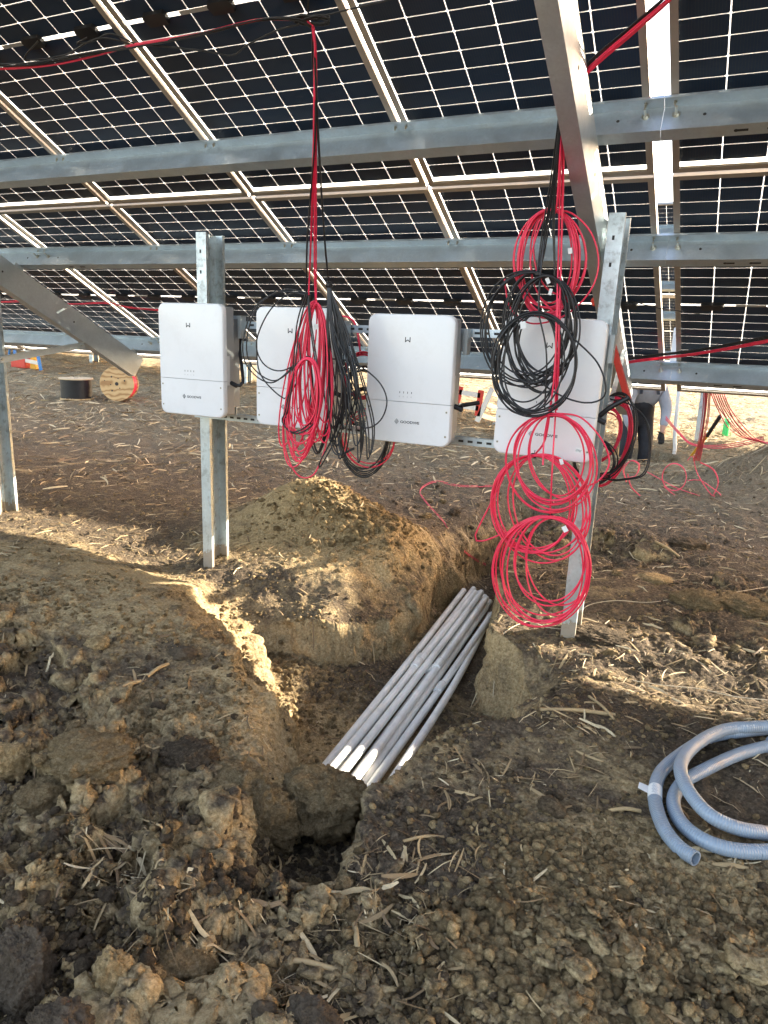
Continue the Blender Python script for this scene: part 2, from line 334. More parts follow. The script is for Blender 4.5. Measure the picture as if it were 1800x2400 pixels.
def worley(x, y, sc_, seed=0):
    X, Y = x/sc_+seed*3.1, y/sc_+seed*7.7; ix, iy = np.floor(X).astype(np.int64), np.floor(Y).astype(np.int64); f1 = np.full(X.shape, 9.); f2 = f1.copy(); idr = np.zeros(X.shape)
    for a in (-1, 0, 1):
        for b in (-1, 0, 1):
            h = _h(ix+a, iy+b, seed+5); ox, oy = _g[h, 0]*.45+.5, _g[h, 1]*.45+.5; d = np.hypot(ix+a+ox-X, iy+b+oy-Y); nw = d < f1
            f2 = np.where(nw, f1, np.minimum(f2, d)); idr = np.where(nw, _g[h, 2], idr); f1 = np.where(nw, d, f1)
    return f1, f2, idr
def lumps(x, y, sc_, seed):
    P = np.stack([x, y, 0*x], 1); wx = x+fbm(P, sc_*.9, 2, seed+.5)*sc_*.5; wy = y+fbm(P, sc_*.9, 2, seed+9.5)*sc_*.5
    f1, f2, r = worley(wx, wy, sc_, seed); e = np.clip((f2-f1)*2.2, 0, 1); return (1-(1-e)**2.2)*(.55+.45*r)+r*.25+fbm(P, sc_*.5, 3, seed+3.)*.35
def heap_mask(x, y):
    m = sstep(-1.95, -2.5, y+.30*np.minimum(x-.9, 0)-.45*np.maximum(x-.9, 0))
    for gx, gy, r1, r2 in ((-.62, -1.95, .34, .24), (-.25, -2.30, .4, .22), (.10, -2.15, .22, .2)): m = np.maximum(m, np.exp(-(((x-gx)/r1)**2+((y-gy)/r2)**2)**2))
    for gx, gy, r1, r2 in ((.75, 1.9, .8, .45), (.2, 1.6, .5, .4), (1.9, 1.1, .5, .35), (1.75, .2, .35, .25)): m = np.maximum(m, .8*np.exp(-((x-gx)/r1)**2-((y-gy)/r2)**2))
    return m
def height(x, y, fine=True):
    x = np.asarray(x, float); y = np.asarray(y, float); P = np.stack([x, y, np.zeros_like(x)], 1)
    z = .045*np.clip(-x+.5, 0, 40)*sstep(.5, 7.5, y)*sstep(60, 25, np.hypot(x, y))
    for gx, gy, a, sx, sy in G: z = z+a*np.exp(-((x-gx)/sx)**2-((y-gy)/sy)**2)
    z = z+.030*fbm(P, .9, 3)*sstep(.3, 1.2, np.abs(y+.35)+.15)
    c = (x-.55)/.45; d = (y-6.95)/.55; z = z-.38*np.clip(1.6-1.6*np.hypot(c, d)**2, 0, 1)
    j = fbm(P, .34, 2, 3.)*.10+fbm(P, .09, 2, 7.)*.010
    m = pit_mask(x, y, j); fl = -.47+.05*fbm(P, .2, 3, 9.)
    fl = fl+.24*sstep(-1.50, -1.85, y)+ .10*sstep(.05, -.5, x)*sstep(-1.3, -.6, y)
    fl = fl-.12*sstep(.6, 1.4, y)
    z = z*(1-m)+m*np.minimum(fl, z)
    if fine:
        rg = np.hypot(x-CAM[0], y-CAM[1]); fade = np.clip(6/rg, 0, 1)
        mid = sstep(1.3, 2.5, y)*(rg < 25)
        if mid.any(): kk = mid > 0; z[kk] += mid[kk]*(lumps(x[kk], y[kk], .38, 6)*.065*sstep(-.15, .35, fbm(P[kk], 1.6, 3, 33.))+lumps(x[kk], y[kk], .15, 7)*.022-.02)
        n1 = fbm(P, .11, 4, 21.); n2 = fbm(P, .035, 3, 31.); rough = .5+.9*sstep(-.1, .35, fbm(P, .8, 2, 51.))
        smooth_left = 1-.55*np.exp(-((x+1.1)/.8)**2-((y+.6)/.5)**2)
        z = z+(np.abs(n1)*.036-.010)*rough*smooth_left+n2*.009*fade
        # loose crumbly foreground
        k = np.hypot(x-CAM[0], y-CAM[1]) < 9
        if k.any():
            q, w = x[k], y[k]; hm = heap_mask(q, w)*(1-m[k]*.6); big_ = sstep(1.35, .85, q)+sstep(-1.6, -.6, w); lx = lumps(q, w, .23, 1)*.095*np.clip(big_, .12, 1)+lumps(q, w, .095, 2)*.045*np.clip(big_, .35, 1)+lumps(q, w, .038, 3)*.018; z[k] += hm*(lx-.045*np.clip(big_, .3, 1))
            z[k] += (1-hm)*lumps(q, w, .05, 4)*.008*sstep(-.1, .35, fbm(P[k], .35, 2, 91.))
    return z
def hz(x, y): return float(height([x], [y])[0])+ZG
def gh(px, py, dz=0.):    # where a view ray meets the ground
    r = ray(px, py); s0 = 1.2; s = np.concatenate([np.linspace(1.2, 8, 700), np.linspace(8.02, 60, 900)]); P = CAM+s[:, None]*r
    h = height(P[:, 0], P[:, 1])+ZG+dz; k = np.argmax(P[:, 2] < h)
    return P[k] if P[k, 2] < h[k] else atZ(px, py, ZG+dz)
def terrain():
    rs = np.concatenate([np.linspace(.05, .6, 14)[:-1], np.exp(np.arange(np.log(.6), np.log(9), .0034)), np.exp(np.arange(np.log(9), np.log(60), .012)), np.exp(np.linspace(np.log(60), np.log(900), 30))])
    a = np.concatenate([np.arange(-42, 42, .155), np.arange(42, 75, .6), np.arange(75, 285, 3.), np.arange(285, 318, .6)]); a = np.radians(a)
    A, Rr = np.meshgrid(a, rs, indexing='xy'); A = A-YAW
    x = CAM[0]+Rr*np.sin(A); y = CAM[1]+Rr*np.cos(A); n, k = x.shape; x = x.ravel(); y = y.ravel()
    z = height(x, y)
    P = np.stack([x, y, z+ZG], 1)
    # push the surface along its normal with 3D noise where it is steep (walls of the pit)
    g = P.reshape(n, k, 3); du = np.roll(g, -1, 1)-np.roll(g, 1, 1); dv = np.gradient(g, axis=0); N = np.cross(du, dv).reshape(-1, 3); N /= np.linalg.norm(N, axis=1)[:, None]+1e-12
    N *= np.sign(N[:, 2:3]+1e-9); steep = sstep(.85, .45, N[:, 2])
    near = np.hypot(x-CAM[0], y-CAM[1]) < 8
    Q = P[near]; dsp = fbm(Q, .20, 5, 71.)*.13*steep[near]+fbm(Q, .035, 2, 81.)*.016*steep[near]
    P[near] += N[near]*dsp[:, None]
    i, j = np.meshgrid(np.arange(n-1), np.arange(k), indexing='ij'); j2 = (j+1) % k
    Fq = np.stack([i*k+j, i*k+j2, (i+1)*k+j2, (i+1)*k+j], -1).reshape(-1, 4)[:, ::-1]
    o = mkobj('ground', P, Fq, M['soil'], smooth=True); tag(o, 'churned brown field soil with clay spoil heaps and an open trench', 'ground', kind='structure')
    clay = clay_at(x, y, z, steep); straw = straw_at(x, y)
    for nm, arr in (('clay', clay), ('straw', straw)):
        at = o.data.attributes.new(nm, 'FLOAT', 'POINT'); at.data.foreach_set('value', arr.astype(np.float32))
    return o
def clay_at(x, y, z=None, steep=0.):
    c = .16+0*x
    for gx, gy, a, sx, sy in ((-1.0, .7, .9, 1.0, .75), (-1.6, -1.0, .75, 1.6, .75), (.1, -1.4, .8, .8, .9), (1.6, -2.0, .8, .9, .55), (1.0, -.4, .35, .9, .35), (.6, -2.5, .45, .9, .5), (2.3, 5.2, .3, 1, .8), (1.3, -1.45, .5, .4, .3)):
        c = np.maximum(c, a*np.exp(-(((x-gx)/sx)**4+((y-gy)/sy)**4)))
    c = c*(1-.8*np.exp(-(((x-.98)/.36)**2+((y+1.95)/.40)**2)))*(1-.5*np.exp(-(((x-.2)/.35)**2+((y+2.45)/.25)**2)))*(1-.4*np.exp(-(((x+.35)/.3)**2+((y+1.55)/.3)**2)))
    return np.clip(np.maximum(c, .75*steep)-.25*sstep(1.5, 3., y), 0, 1)
def straw_at(x, y):
    return sstep(1.8, 8.5, y+.15*np.abs(x))*.95
terrain()

# ------------------------------------------------------------------ panels
MW, ML, PU = 1.134, 2.278, 1.154
def panel_meshes():
    f = MB(); t = .002; H = .035; fl = .031
    for x0, x1, s in ((0, t, 1), (MW-t, MW, -1)):
        f.box(x0, x1, 0, ML, 0, H)
    f.box(t, MW-t, 0, t, 0, H).box(t, MW-t, ML-t, ML, 0, H)
    f.box(t, fl, t, ML-t, 0, .0018).box(MW-fl, MW-t, t, ML-t, 0, .0018).box(fl, MW-fl, t, fl-.004, 0, .0018).box(fl, MW-fl, ML-fl+.004, ML-t, 0, .0018)
    f.box(t, .010, t, ML-t, .0255, .0275).box(MW-.010, MW-t, t, ML-t, .0255, .0275).box(.010, MW-.010, t, .010, .0255, .0275).box(.010, MW-.010, ML-.010, ML-t, .0255, .0275)
    lam = MB().box(t, MW-t, t, ML-t, .028, .0335)
    jb = MB()
    P = [(-.055, -.030), (.055, -.030), (.065, -.012), (.055, .028), (-.055, .028), (-.065, -.012)]
    jb.prism([(x, y, .005) for x, y in P], (0, 0, .022))
    st = MB().box(.33, .49, 1.129, 1.149, .0262, .0276)
    dr = MB()
    for y in (.35, 1.0, 1.75):
        dr.box(.013, .021, y, y+.012, -.0012, -.0004).box(MW-.021, MW-.013, y, y+.012, -.0012, -.0004)
    return f, lam, jb, st, dr
_f, _l, _j, _s, _d = panel_meshes()
proto = empty('solar_panel'); proto.rotation_euler = (-TILT, 0, 0)
p_frame = _f.build('frame', M['frame'], proto); p_lam = _l.build('glass_laminate', M['lam'], proto)
p_box = []
for x in (.203, .567, .931):
    b = _j.build('junction_box', M['black_plastic'], proto) if not p_box else p_box[0].copy()
    if p_box: COL.objects.link(b); b.parent = proto
    b.location = (x, 1.136, 0); p_box.append(b)
p_lab = _s.build('barcode_strip', simple('silver_label', (.34, .34, .33), .5), proto)
first = [True]
def place_panel(u, v, Y0, label, group, full=True):
    loc = TB(u, v); loc[1] += Y0
    if first[0]: r = proto; first[0] = False
    else:
        r = proto.copy(); COL.objects.link(r)
        for ch in [p_frame, p_lam]+((p_box+[p_lab]) if full else []):
            c = ch.copy(); COL.objects.link(c); c.parent = r
    r.location = [float(a) for a in loc]; r.rotation_euler = (-TILT+random.uniform(-.0015, .0015), 0, 0)
    tag(r, label, 'solar panel', group)
GC = PU-.01+.080      # left edge of the neighbouring table right of the wide gap
cols = [-7*PU+.01+i*PU for i in range(8)]; cols = [c-(.014 if c < -3.1*PU else 0) for c in cols]+[GC+i*PU for i in range(7)]
ORD = ['first', 'second', 'third', 'fourth', 'fifth', 'sixth', 'seventh', 'eighth', 'ninth']
nleft = sum(c < GC-.01 for c in cols)
for ci, c in enumerate(cols):
    lf = c < GC-.01; side = 'left' if lf else 'right'; k_ = ORD[nleft-1-ci] if lf else ORD[ci-nleft]
    for v0, nm in ((-ML-.011, 'upper'), (.011, 'lower')):
        place_panel(c, v0, 0, 'overhead solar panel in the %s row, %s to the %s of the wide gap' % (nm, k_, side), 'solar panels of the overhead table')
PITCH = 9.40
for i in range(-20, 15):
    c = GC+i*PU-(0 if i >= 0 else .07)
    for v0, nm in ((-ML-.011, 'high'), (.011, 'low')):
        place_panel(c, v0, PITCH, 'solar panel in the %s row of the next table far behind the overhead one' % nm, 'solar panels of the table behind, %s row' % nm, False)

# ------------------------------------------------------------------ purlins, rafters, posts
def frT(Y0=0.):
    def f(u, v, o): p = TB(u, v, o); p[1] += Y0; return tuple(p)
    return f
def purlin(u0, u1, v, Y0, label, group, holes=True):
    D = .118; fr = frT(Y0); e = empty('purlin', fr(u0, v, 0)); inv = -np.array(e.location)
    def loc(a, b, c): return tuple(np.array(fr(a, b, c))+inv)
    mb = MB(); mb.box(u0, u1, v-.062, v, -.0045, -.0015, loc); mb.box(u0, u1, v-.002, v+.001, -D, -.0045, loc); mb.box(u0, u1, v+.001, v+.058, -D, -D+.003, loc)
    mb.box(u0, u1, v-.062, v-.059, -.014, -.0045, loc); mb.box(u0, u1, v+.055, v+.058, -D+.003, -D+.014, loc)
    mb.build('channel', M['galv'], e)
    if holes:
        for uu in (u0+.05, u1-.07):
            b = MB(); b.cyl(loc(uu, v-.002, -.045), loc(uu, v-.012, -.045), .011, 6); b.cyl(loc(uu, v-.012, -.045), loc(uu, v-.045, -.045), .0055, 8); b.cyl(loc(uu, v-.0022, -.045), loc(uu, v-.004, -.045), .017, 16); b.build('bolt', M['bolt'], e)
        b = MB()
        for uu in (u0+.16, u1-.18): b.cyl(loc(uu, v-.0021, -.055), loc(uu, v-.0026, -.055), .007, 12)
        for uu in (u0+.30, u0+.42, u1-.34): b.cyl(loc(uu-.015, v+.03, -D-.0008), loc(uu-.015, v+.03, -D-.0002), .008, 10); b.box(uu-.015, uu+.03, v+.024, v+.036, -D-.0008, -D-.0002, loc)
        b.build('punched_holes', M['seam'], e)
        n = 0
        for c in cols:
            for uu in (c+.018, c+MW-.018):
                if u0 < uu < u1: b = MB() if n == 0 else b; b.cyl(loc(uu, v-.028, -.0045), loc(uu, v-.028, -.012), .0075, 6); b.cyl(loc(uu, v-.028, -.012), loc(uu, v-.028, -.022), .004, 6); n += 1
        if n: b.build('clamp_bolts', M['bolt'], e)
    return tag(e, label, 'purlin', group)
SEG = [(-8.1, -3.4504), (-3.4496, 1.1996), (1.2004, 5.8516), (5.8524, 9.2)]
nmv = {-1.80: 'topmost', -.405: 'upper', .487: 'middle', 1.875: 'lowest'}
pos = ['its leftmost length, cut by the left picture edge', 'the long middle length across the picture', 'the length right of the wide gap', 'the far length beyond the right picture edge']
for v, nm in nmv.items():
    for i, (a, b) in enumerate(SEG):
        purlin(a, b, v, 0, '%s overhead purlin, %s' % (nm, pos[i]), 'purlins under the overhead table')
for v, nm in nmv.items():
    purlin(-22., 18, v, PITCH, '%s galvanized purlin of the table far behind' % nm, 'purlins of the table behind', False)

def rafter(u, Y0, label, group, v0=-2.15, v1=1.94):
    fr = frT(Y0); e = empty('rafter', fr(u, v1, -.26)); inv = -np.array(e.location)
    def loc(a, b, c): return tuple(np.array(fr(a, b, c))+inv)
    T, B = -.165, -.372; mb = MB()
    pl = [loc(u-.003, v0, T), loc(u-.003, v1+.03, T), loc(u-.003, v1, B), loc(u-.003, v0, B)]; mb.prism(pl, (.003, 0, 0))
    mb.box(u-.075, u-.003, v0, v1-.005, B, B+.003, loc).box(u-.075, u-.003, v0, v1+.025, T-.003, T, loc)
    mb.box(u-.075, u-.072, v0, v1-.01, B+.003, B+.02, loc).box(u-.075, u-.072, v0, v1, T-.02, T-.003, loc)
    mb.build('channel', M['galv_light'], e)
    for v in nmv:
        if v0 < v < v1: MB().box(u-.05, u-.044, v-.04, v+.04, T, -.120, loc).build('purlin_cleat', M['galv'], e)
    b = MB(); [b.cyl(loc(u+.0002, v, -.27), loc(u+.0008, v, -.27), .008, 12) for v in (-.9, -.35, .35, 1.1)]; b.build('punched_holes', M['seam'], e)
    return tag(e, label, 'rafter', group)
rafter(-3.65, 0, 'inclined galvanized rafter ending in mid-air above the cable reels, at left', 'rafters of the overhead table')
rafter(.956, 0, 'inclined galvanized rafter passing behind the top of the leaning right post', 'rafters of the overhead table')
rafter(5.6, 0, 'inclined galvanized rafter out to the far right of the overhead table', 'rafters of the overhead table')

def post(x0, y0, zt, label, group, Y1=.18, zb=None, lean=0., w_=.075, mat='galv_post'):
    zb = hz(x0+.04, y0) if zb is None else zb
    e = empty('post', (x0, y0, zb)); h = zt-zb; b = -.6; t = .004
    mb = MB(); mb.box(0, w_, 0, t, b, h).box(0, t, t, Y1-t, b, h).box(0, w_, Y1-t, Y1, b, h)
    mb.box(w_-t, w_, t, .022, b, h).box(w_-t, w_, Y1-.022, Y1-t, b, h)
    mb.box(t, .014, Y1*.38, Y1*.42, b, h).box(t, .014, Y1*.58, Y1*.62, b, h)
    o = mb.build('section', M[mat], e)
    s = MB(); [s.box(w_*.35, w_*.5, -.0012, -.0004, h-z-.02, h-z) for z in (.10, .22)]; s.build('punched_slots', M['seam'], e)
    e.rotation_euler = (0, lean, 0); return tag(e, label, 'post', group)
post(-1.452, -.16, -.21, 'galvanized steel post at left carrying the first white inverter, its foot in the soil', None, zb=ZG-.01)
post(.958, -.16, -.18, 'tall galvanized post at right standing behind the red cable coils', None, zb=ZG, lean=.012)
post(-3.647, -.10, -.32, 'galvanized post cut off by the left picture edge', None, zb=ZG)
pxs = [(1632, 1060, .10), (574, 916, .10), (215, 869, .10)]
for px, py, w_ in pxs:
    p = atY(px, py, PITCH-.16); lab = {1632: 'distant galvanized post beside the red wires at right', 574: 'distant short post seen between the first two inverters', 215: 'distant short post above the black cable reel'}[px]
    post(p[0]-.06, PITCH-.16, -.25, lab, 'posts of the table behind', .2, zb=hz(p[0], PITCH-.16)-.05, w_=.11)
# braces
def brace(a, b, label, group):
    e = empty('brace', a); a = np.array(a); b = np.array(b)-a
    mb = MB(); mb.bar((0, 0, 0), b, .004, .052).bar(np.array([.012, 0, .026]), b+np.array([.012, 0, .026]), .024, .004); mb.build('angle_bar', M['galv_light'], e)
    for p in (b*.97, b*.03): MB().cyl(p+np.array([.002, 0, 0]), p+np.array([.014, 0, 0]), .010, 6).build('bolt', M['bolt'], e)
    return tag(e, label, 'brace', group)
brace((-3.568, .02, -1.075), (-3.640, .92, -.962), 'flat galvanized brace from the left edge post up to the hanging rafter', 'rafter braces')
brace((1.050, -.02, -1.10), (.966, .86, -.832), 'short galvanized brace beside the right post, below the rafter', 'rafter braces')
# strut rails behind the inverters
def rail(z, label):
    e = empty('strut_rail', (-1.46, -.182, z)); L = 2.50; mb = MB(); t = .0025
    mb.box(0, L, -.021, -.0185, -.0205, .0205).box(0, L, -.0185, .020, .018, .0205).box(0, L, -.0185, .020, -.0205, -.018).box(0, L, .0175, .020, -.018, -.010).box(0, L, .0175, .020, .010, .018)
    mb.build('channel', M['galv'], e); s = MB()
    for i in range(48): s.box(.02+i*.052, .048+i*.052, -.0222, -.0212, -.006, .006)
    s.build('slots', M['seam'], e); return tag(e, label, 'mounting rail', 'rails carrying the inverters')
rail(-.745, 'upper slotted steel rail running behind the four white inverters'); rail(-1.305, 'lower slotted steel rail running behind the four white inverters')

# ------------------------------------------------------------------ inverters
def rrect(w_, h, r, n=7, x0=0, z0=0):
    P = []
    for cx, cz, a0 in ((w_-r, h-r, 0), (r, h-r, pi/2), (r, r, pi), (w_-r, r, 3*pi/2)):
        for i in range(n): a = a0+pi/2*i/(n-1); P.append((x0+cx+r*cos(a), z0+cz+r*sin(a)))
    return P
def text_mesh(s, size, name, mat, parent, loc, xs=1.35):
    cu = bpy.data.curves.new('t', 'FONT'); cu.body = s; cu.size = size; cu.extrude = .0004; cu.resolution_u = 3; cu.align_x = 'LEFT'; cu.offset = size*.018
    to = bpy.data.objects.new('t', cu); COL.objects.link(to); dg = bpy.context.evaluated_depsgraph_get(); me = bpy.data.meshes.new_from_object(to.evaluated_get(dg))
    bpy.data.objects.remove(to); me.materials.clear(); me.materials.append(mat)
    o = bpy.data.objects.new(name, me); COL.objects.link(o); o.parent = parent; o.location = loc; o.rotation_euler = (pi/2, 0, 0); o.scale = (xs, 1, 1); return o
IW, IH, SPL = .480, .652, .215
def half_shell(lo, hi, top):
    """rounded front cover from z=lo to z=hi (front at y=0, depth .032) with softened rim"""
    O = rrect(IW, IH, .045, 9)
    def clip(P, z, keep_above):
        out = []
        for i in range(len(P)):
            a, b = P[i], P[(i+1) % len(P)]; ia = (a[1] >= z) == keep_above; ib = (b[1] >= z) == keep_above
            if ia: out.append(a)
            if ia != ib: t = (z-a[1])/(b[1]-a[1]); out.append((a[0]+t*(b[0]-a[0]), z))
        return out
    def ring(ins):
        P = [(IW/2+(x-IW/2)*(1-2*ins/IW), IH/2+(z-IH/2)*(1-2*ins/IH)) for x, z in O]
        return P
    P0 = clip(O, lo if top else hi, top)
    cxy = (IW/2, IH/2); V, Fc = [], []; n = len(P0)
    zc = lo if top else hi
    for y, ins in ((.034, 0), (.012, 0), (.005, .0018), (.0012, .0052), (0, .012)):
        for x, z in P0:
            onc = abs(z-zc) < 1e-9; x2 = IW/2+(x-IW/2)*(1-2*ins/IW); z2 = z if onc else IH/2+(z-IH/2)*(1-2*ins/IH); V.append((x2, y, z2))
    for k in range(4):
        for i in range(n): j = (i+1) % n; Fc.append((k*n+i, k*n+j, (k+1)*n+j, (k+1)*n+i))
    Fc.append(tuple(4*n+i for i in range(n))); Fc.append(tuple(range(n))[::-1]); return V, Fc
def make_inverter():
    e = empty('inverter')
    for nm, lo, hi, tp in (('upper_cover', SPL+.0012, IH, True), ('lower_cover', 0, SPL-.0012, False)):
        V, Fc = half_shell(lo, hi, tp); o = mkobj(nm, V, Fc, M['white'], e, True)
        try: o.data.set_sharp_from_angle(angle=radians(35))
        except Exception: pass
    MB().box(.012, IW-.012, .0345, .12, .014, IH-.014).build('casing', M['grey_case'], e, bevel=.008)
    hs = MB(); hs.box(.03, IW-.03, .1205, .13, .05, IH-.06)
    for i in range(22): x = .035+i*(IW-.07)/21; hs.box(x-.0012, x+.0012, .13, .195, .06, IH-.08)
    hs.build('heat_sink', M['grey_case'], e)
    MB().box(.02, IW+.012, .196, .204, IH-.17, IH-.06).build('mounting_bracket', M['galv_light'], e); MB().box(IW-.010, IW+.012, .15, .1955, IH-.19, IH-.06).build('bracket_ear', M['galv_light'], e); MB().box(.06, IW-.06, .196, .204, 0.0, .05).build('lower_bracket', M['galv_light'], e)
    sc_ = MB()
    for x, z in ((.022, .178), (.022, .055), (IW-.022, .178), (IW-.022, .055)): sc_ = MB(); sc_.cyl((x, -.0004, z), (x, .002, z), .0062, 14); s1 = sc_.build('cover_screw', M['bolt'], e); MB().cyl((x, -.0012, z), (x, -.0005, z), .0032, 6).build('socket', M['mark'], s1)
    lg = MB(); cx, cz, s = IW*.475, IH-.125, .0125   # W emblem
    for x in (-s, s): lg.box(cx+x-.0022, cx+x+.0022, -.0008, .0001, cz-s, cz+s)
    lg.bar((cx-s, -.0004, cz-s+.002), (cx, -.0004, cz-.001), .0012, .0042, (1, 0, 1)).bar((cx, -.0004, cz-.001), (cx+s, -.0004, cz-s+.002), .0012, .0042, (-1, 0, 1)); lg.build('w_emblem', M['mark'], e)
    ld = MB()
    for i in range(4): ld.box(cx-.032+i*.022-.0013, cx-.032+i*.022+.0013, -.0008, .0001, SPL+.043, SPL+.053)
    ld.build('status_marks', M['mark'], e); ic = MB()
    for i in range(4):
        c = cx-.032+i*.022; z = SPL+.027
        ic.box(c-.0035, c+.0035, -.0007, .0001, z-.0036, z-.0026).box(c-.0022, c+.0022, -.0007, .0001, z+.001, z+.002).box(c-.0035, c-.0025, -.0007, .0001, z-.0026, z+.002 if i != 2 else z-.001)
    ic.build('status_icons', M['mark_grey'], e)
    dm = MB(); dx, dz = IW*.385, .112
    for rr, th in ((.0135, .0019), (.0085, .0016)):
        Q = [(dx+rr*.85, dz), (dx, dz+rr), (dx-rr*.85, dz), (dx, dz-rr)]
        for i in range(4): a, b = Q[i], Q[(i+1) % 4]; dm.bar((a[0], -.0004, a[1]), (b[0], -.0004, b[1]), .001, th, (0, 1, 0))
    dm.bar((dx, -.0004, dz-.004), (dx, -.0004, dz+.003), .001, .0016, (1, 0, 0)); dm.build('diamond_emblem', M['mark'], e)
    text_mesh('GOODWE', .0185, 'brand_lettering', M['mark'], e, (IW*.385+.020, -.0003, .1055), 1.25)
    MB().box(IW-.0119, IW-.0113, .05, .075, .19, .36).build('rating_label', M['label'], e)
    g = MB(); g.cyl((IW-.012, .085, .205), (IW+.03, .085, .19), .013, 12); g.build('cable_gland', M['black_plastic'], e)
    return e
inv0 = make_inverter()
def copy_tree(o, parent=None):
    c = o.copy(); COL.objects.link(c)
    if parent: c.parent = parent
    for ch in list(o.children): copy_tree(ch, c)
    return c
IG = 'white wall inverters hung in a row'
spots = [(-1.535, -1.286, 'white inverter in front of the left post, with no cable coils on it'), (-.828, -1.296, 'white inverter behind the long red and black cable hanks, second from left'),
         (-.125, -1.317, 'clear white inverter between the two hanging bunches of cable'), (.588, -1.312, 'white inverter covered by black cable coils, beside the right post')]
for i, (x, z, lab) in enumerate(spots):
    o = inv0 if i == 0 else copy_tree(inv0); o.location = (x, -.42, z); tag(o, lab, 'inverter', IG)
    if i == 3: o.rotation_euler = (0, .02, 0); o.location.x -= .004
p = atY(1600, 850, PITCH-.5); o = copy_tree(inv0); o.location = (p[0]-.2, PITCH-.5, p[2]-.1); tag(o, 'distant white inverter seen through the wide gap between panels', 'inverter', IG)

# cable whips from the inverter glands
def whip(pts, label, r=.0125):
    tag(strands('cable_stub', [pts], r, M['black'], k=10), label, 'cable')
x2 = spots[0][0]+IW
whip([(x2+.02, -.335, -1.09), (x2+.055, -.31, -1.075), atY(562, 810, -.2), atY(574, 760, -.14)], 'thick black cable stub rising beside the first inverter', .010)
x3 = spots[2][0]+IW
whip([(x3+.02, -.335, -1.115), atY(1085, 950, -.30), atY(1123, 944, -.25)], 'thick black cable stub sticking out right of the third inverter', .011)
x4 = spots[3][0]+IW
whip([(x4-.01, -.30, -1.11), atY(1430, 955, -.3), atY(1473, 932, -.28)], 'thick black cable stub sticking out behind the right post', .012)

# ------------------------------------------------------------------ conduits in the trench
near = [(766, 1790), (792, 1792), (820, 1790), (848, 1797), (878, 1792), (908, 1786), (872, 1770), (838, 1765), (804, 1768)]
far = [(1087, 1384), (1110, 1380), (1122, 1390), (1136, 1398), (1148, 1410), (1152, 1440), (1140, 1402), (1128, 1388), (1113, 1388)]
lift = [0, 0, 0, 0, 0, 0, .042, .044, .042]
for i, (a, b, l_) in enumerate(zip(near, far, lift)):
    A = atZ(*a, -2.735+l_); B = atZ(*b, -2.70+l_*1.1); d = (B-A)/np.linalg.norm(B-A); A = A-d*.35; e = empty('conduit', A)
    L = np.linalg.norm(B-A); mb = MB(); P = [d*t+np.array([0, 0, -.010*sin(pi*t/L)]) for t in np.linspace(0, L, 14)]
    V, Fq = tube_arrays(P, .0215, 18); mb.add(V, Fq); V2, F2 = tube_arrays(P, .0185, 18); mb.add(V2, F2[:, ::-1]); n = len(V)
    mb.F += [(j, (j+1) % 18, n+(j+1) % 18, n+j)[::-1] for j in range(18)]+[(n-18+j, n-18+(j+1) % 18, 2*n-18+(j+1) % 18, 2*n-18+j) for j in range(18)]
    mb.build('pipe', M['conduit'], e, True)
    if i in (1, 3, 5, 6, 8):
        t = L*(.52+.05*((i*7) % 5-2)/2); c = MB(); c.tube([d*(t-.0)+P[7]*0, d*(t+.09)], .0245, 18); c.build('coupling', M['conduit'], e, True); MB().tube([d*(t+.091), d*(t+.094)], .0232, 18).build('joint_ring', M['black_plastic'], e)
    tag(e, ('%s grey conduit from the left in the bottom layer of the trench bundle' % ORD[i]) if i < 6 else ('%s of three grey conduits lying on top of the trench bundle' % ('rightmost', 'middle', 'leftmost')[i-6]), 'conduit', 'grey conduits bundled in the trench')
A = atZ(962, 1765, -2.66); B = atZ(1148, 1440, -2.74); e = empty('conduit', A); d = B-A; P = [d*t+np.array([.012*sin(t*3), 0, -.03*sin(pi*t)]) for t in np.linspace(-.15, 1, 16)]
MB().tube(P, .0205, 18).build('pipe', M['conduit'], e, True); tag(e, 'single grey conduit lying apart, to the right of the bundle in the trench', 'conduit')
A = atZ(700, 2085, -2.56); B = atZ(760, 1985, -2.57); e = empty('conduit', A); MB().tube(smooth_path([(0, 0, 0), (B-A)*.5, (B-A)], .03), .021, 16).build('pipe', M['conduit'], e, True); tag(e, 'short piece of pale conduit showing in the crack at the near end of the trench', 'conduit')

# ------------------------------------------------------------------ cables
RC, BC = .0039, .0037
def tie_at(p, parent, n=(0, 0, 1), r=.013, name='zip_tie'):
    p = np.array(p); mb = MB(); mb.cyl(p-np.array([.011, 0, 0]), p+np.array([.011, 0, 0]), r, 10); mb.bar(p, p+np.array([.006, -.01, .028]), .003, .0015); mb.build(name, M['black_plastic'], parent); return
def flag_at(px, py, Y, parent, w_=.020, h=.032, a=.3, txt=False):
    p = atY(px, py, Y); mb = MB(); ca, sa = cos(a), sin(a)
    def fr(x, y, z): return (p[0]+x*ca-z*sa, p[1]+y, p[2]+x*sa+z*ca)
    mb.box(-w_/2, w_/2, -.0006, .0006, -h/2, h/2, fr); o = mb.build('tag', M['label'], parent)
    if txt:
        k = MB()
        for i, x in enumerate((-.011, -.006, -.001, .004, .009)): k.box(x, x+.0013, -.0016, -.0008, -.005, .005, fr).box(x, x+.0035, -.0016, -.0008, (-.005, .004, 0, -.005, .004)[i], (-.0037, .005, .001, -.0037, .005)[i], fr)
        k.build('handwriting', M['mark'], o)
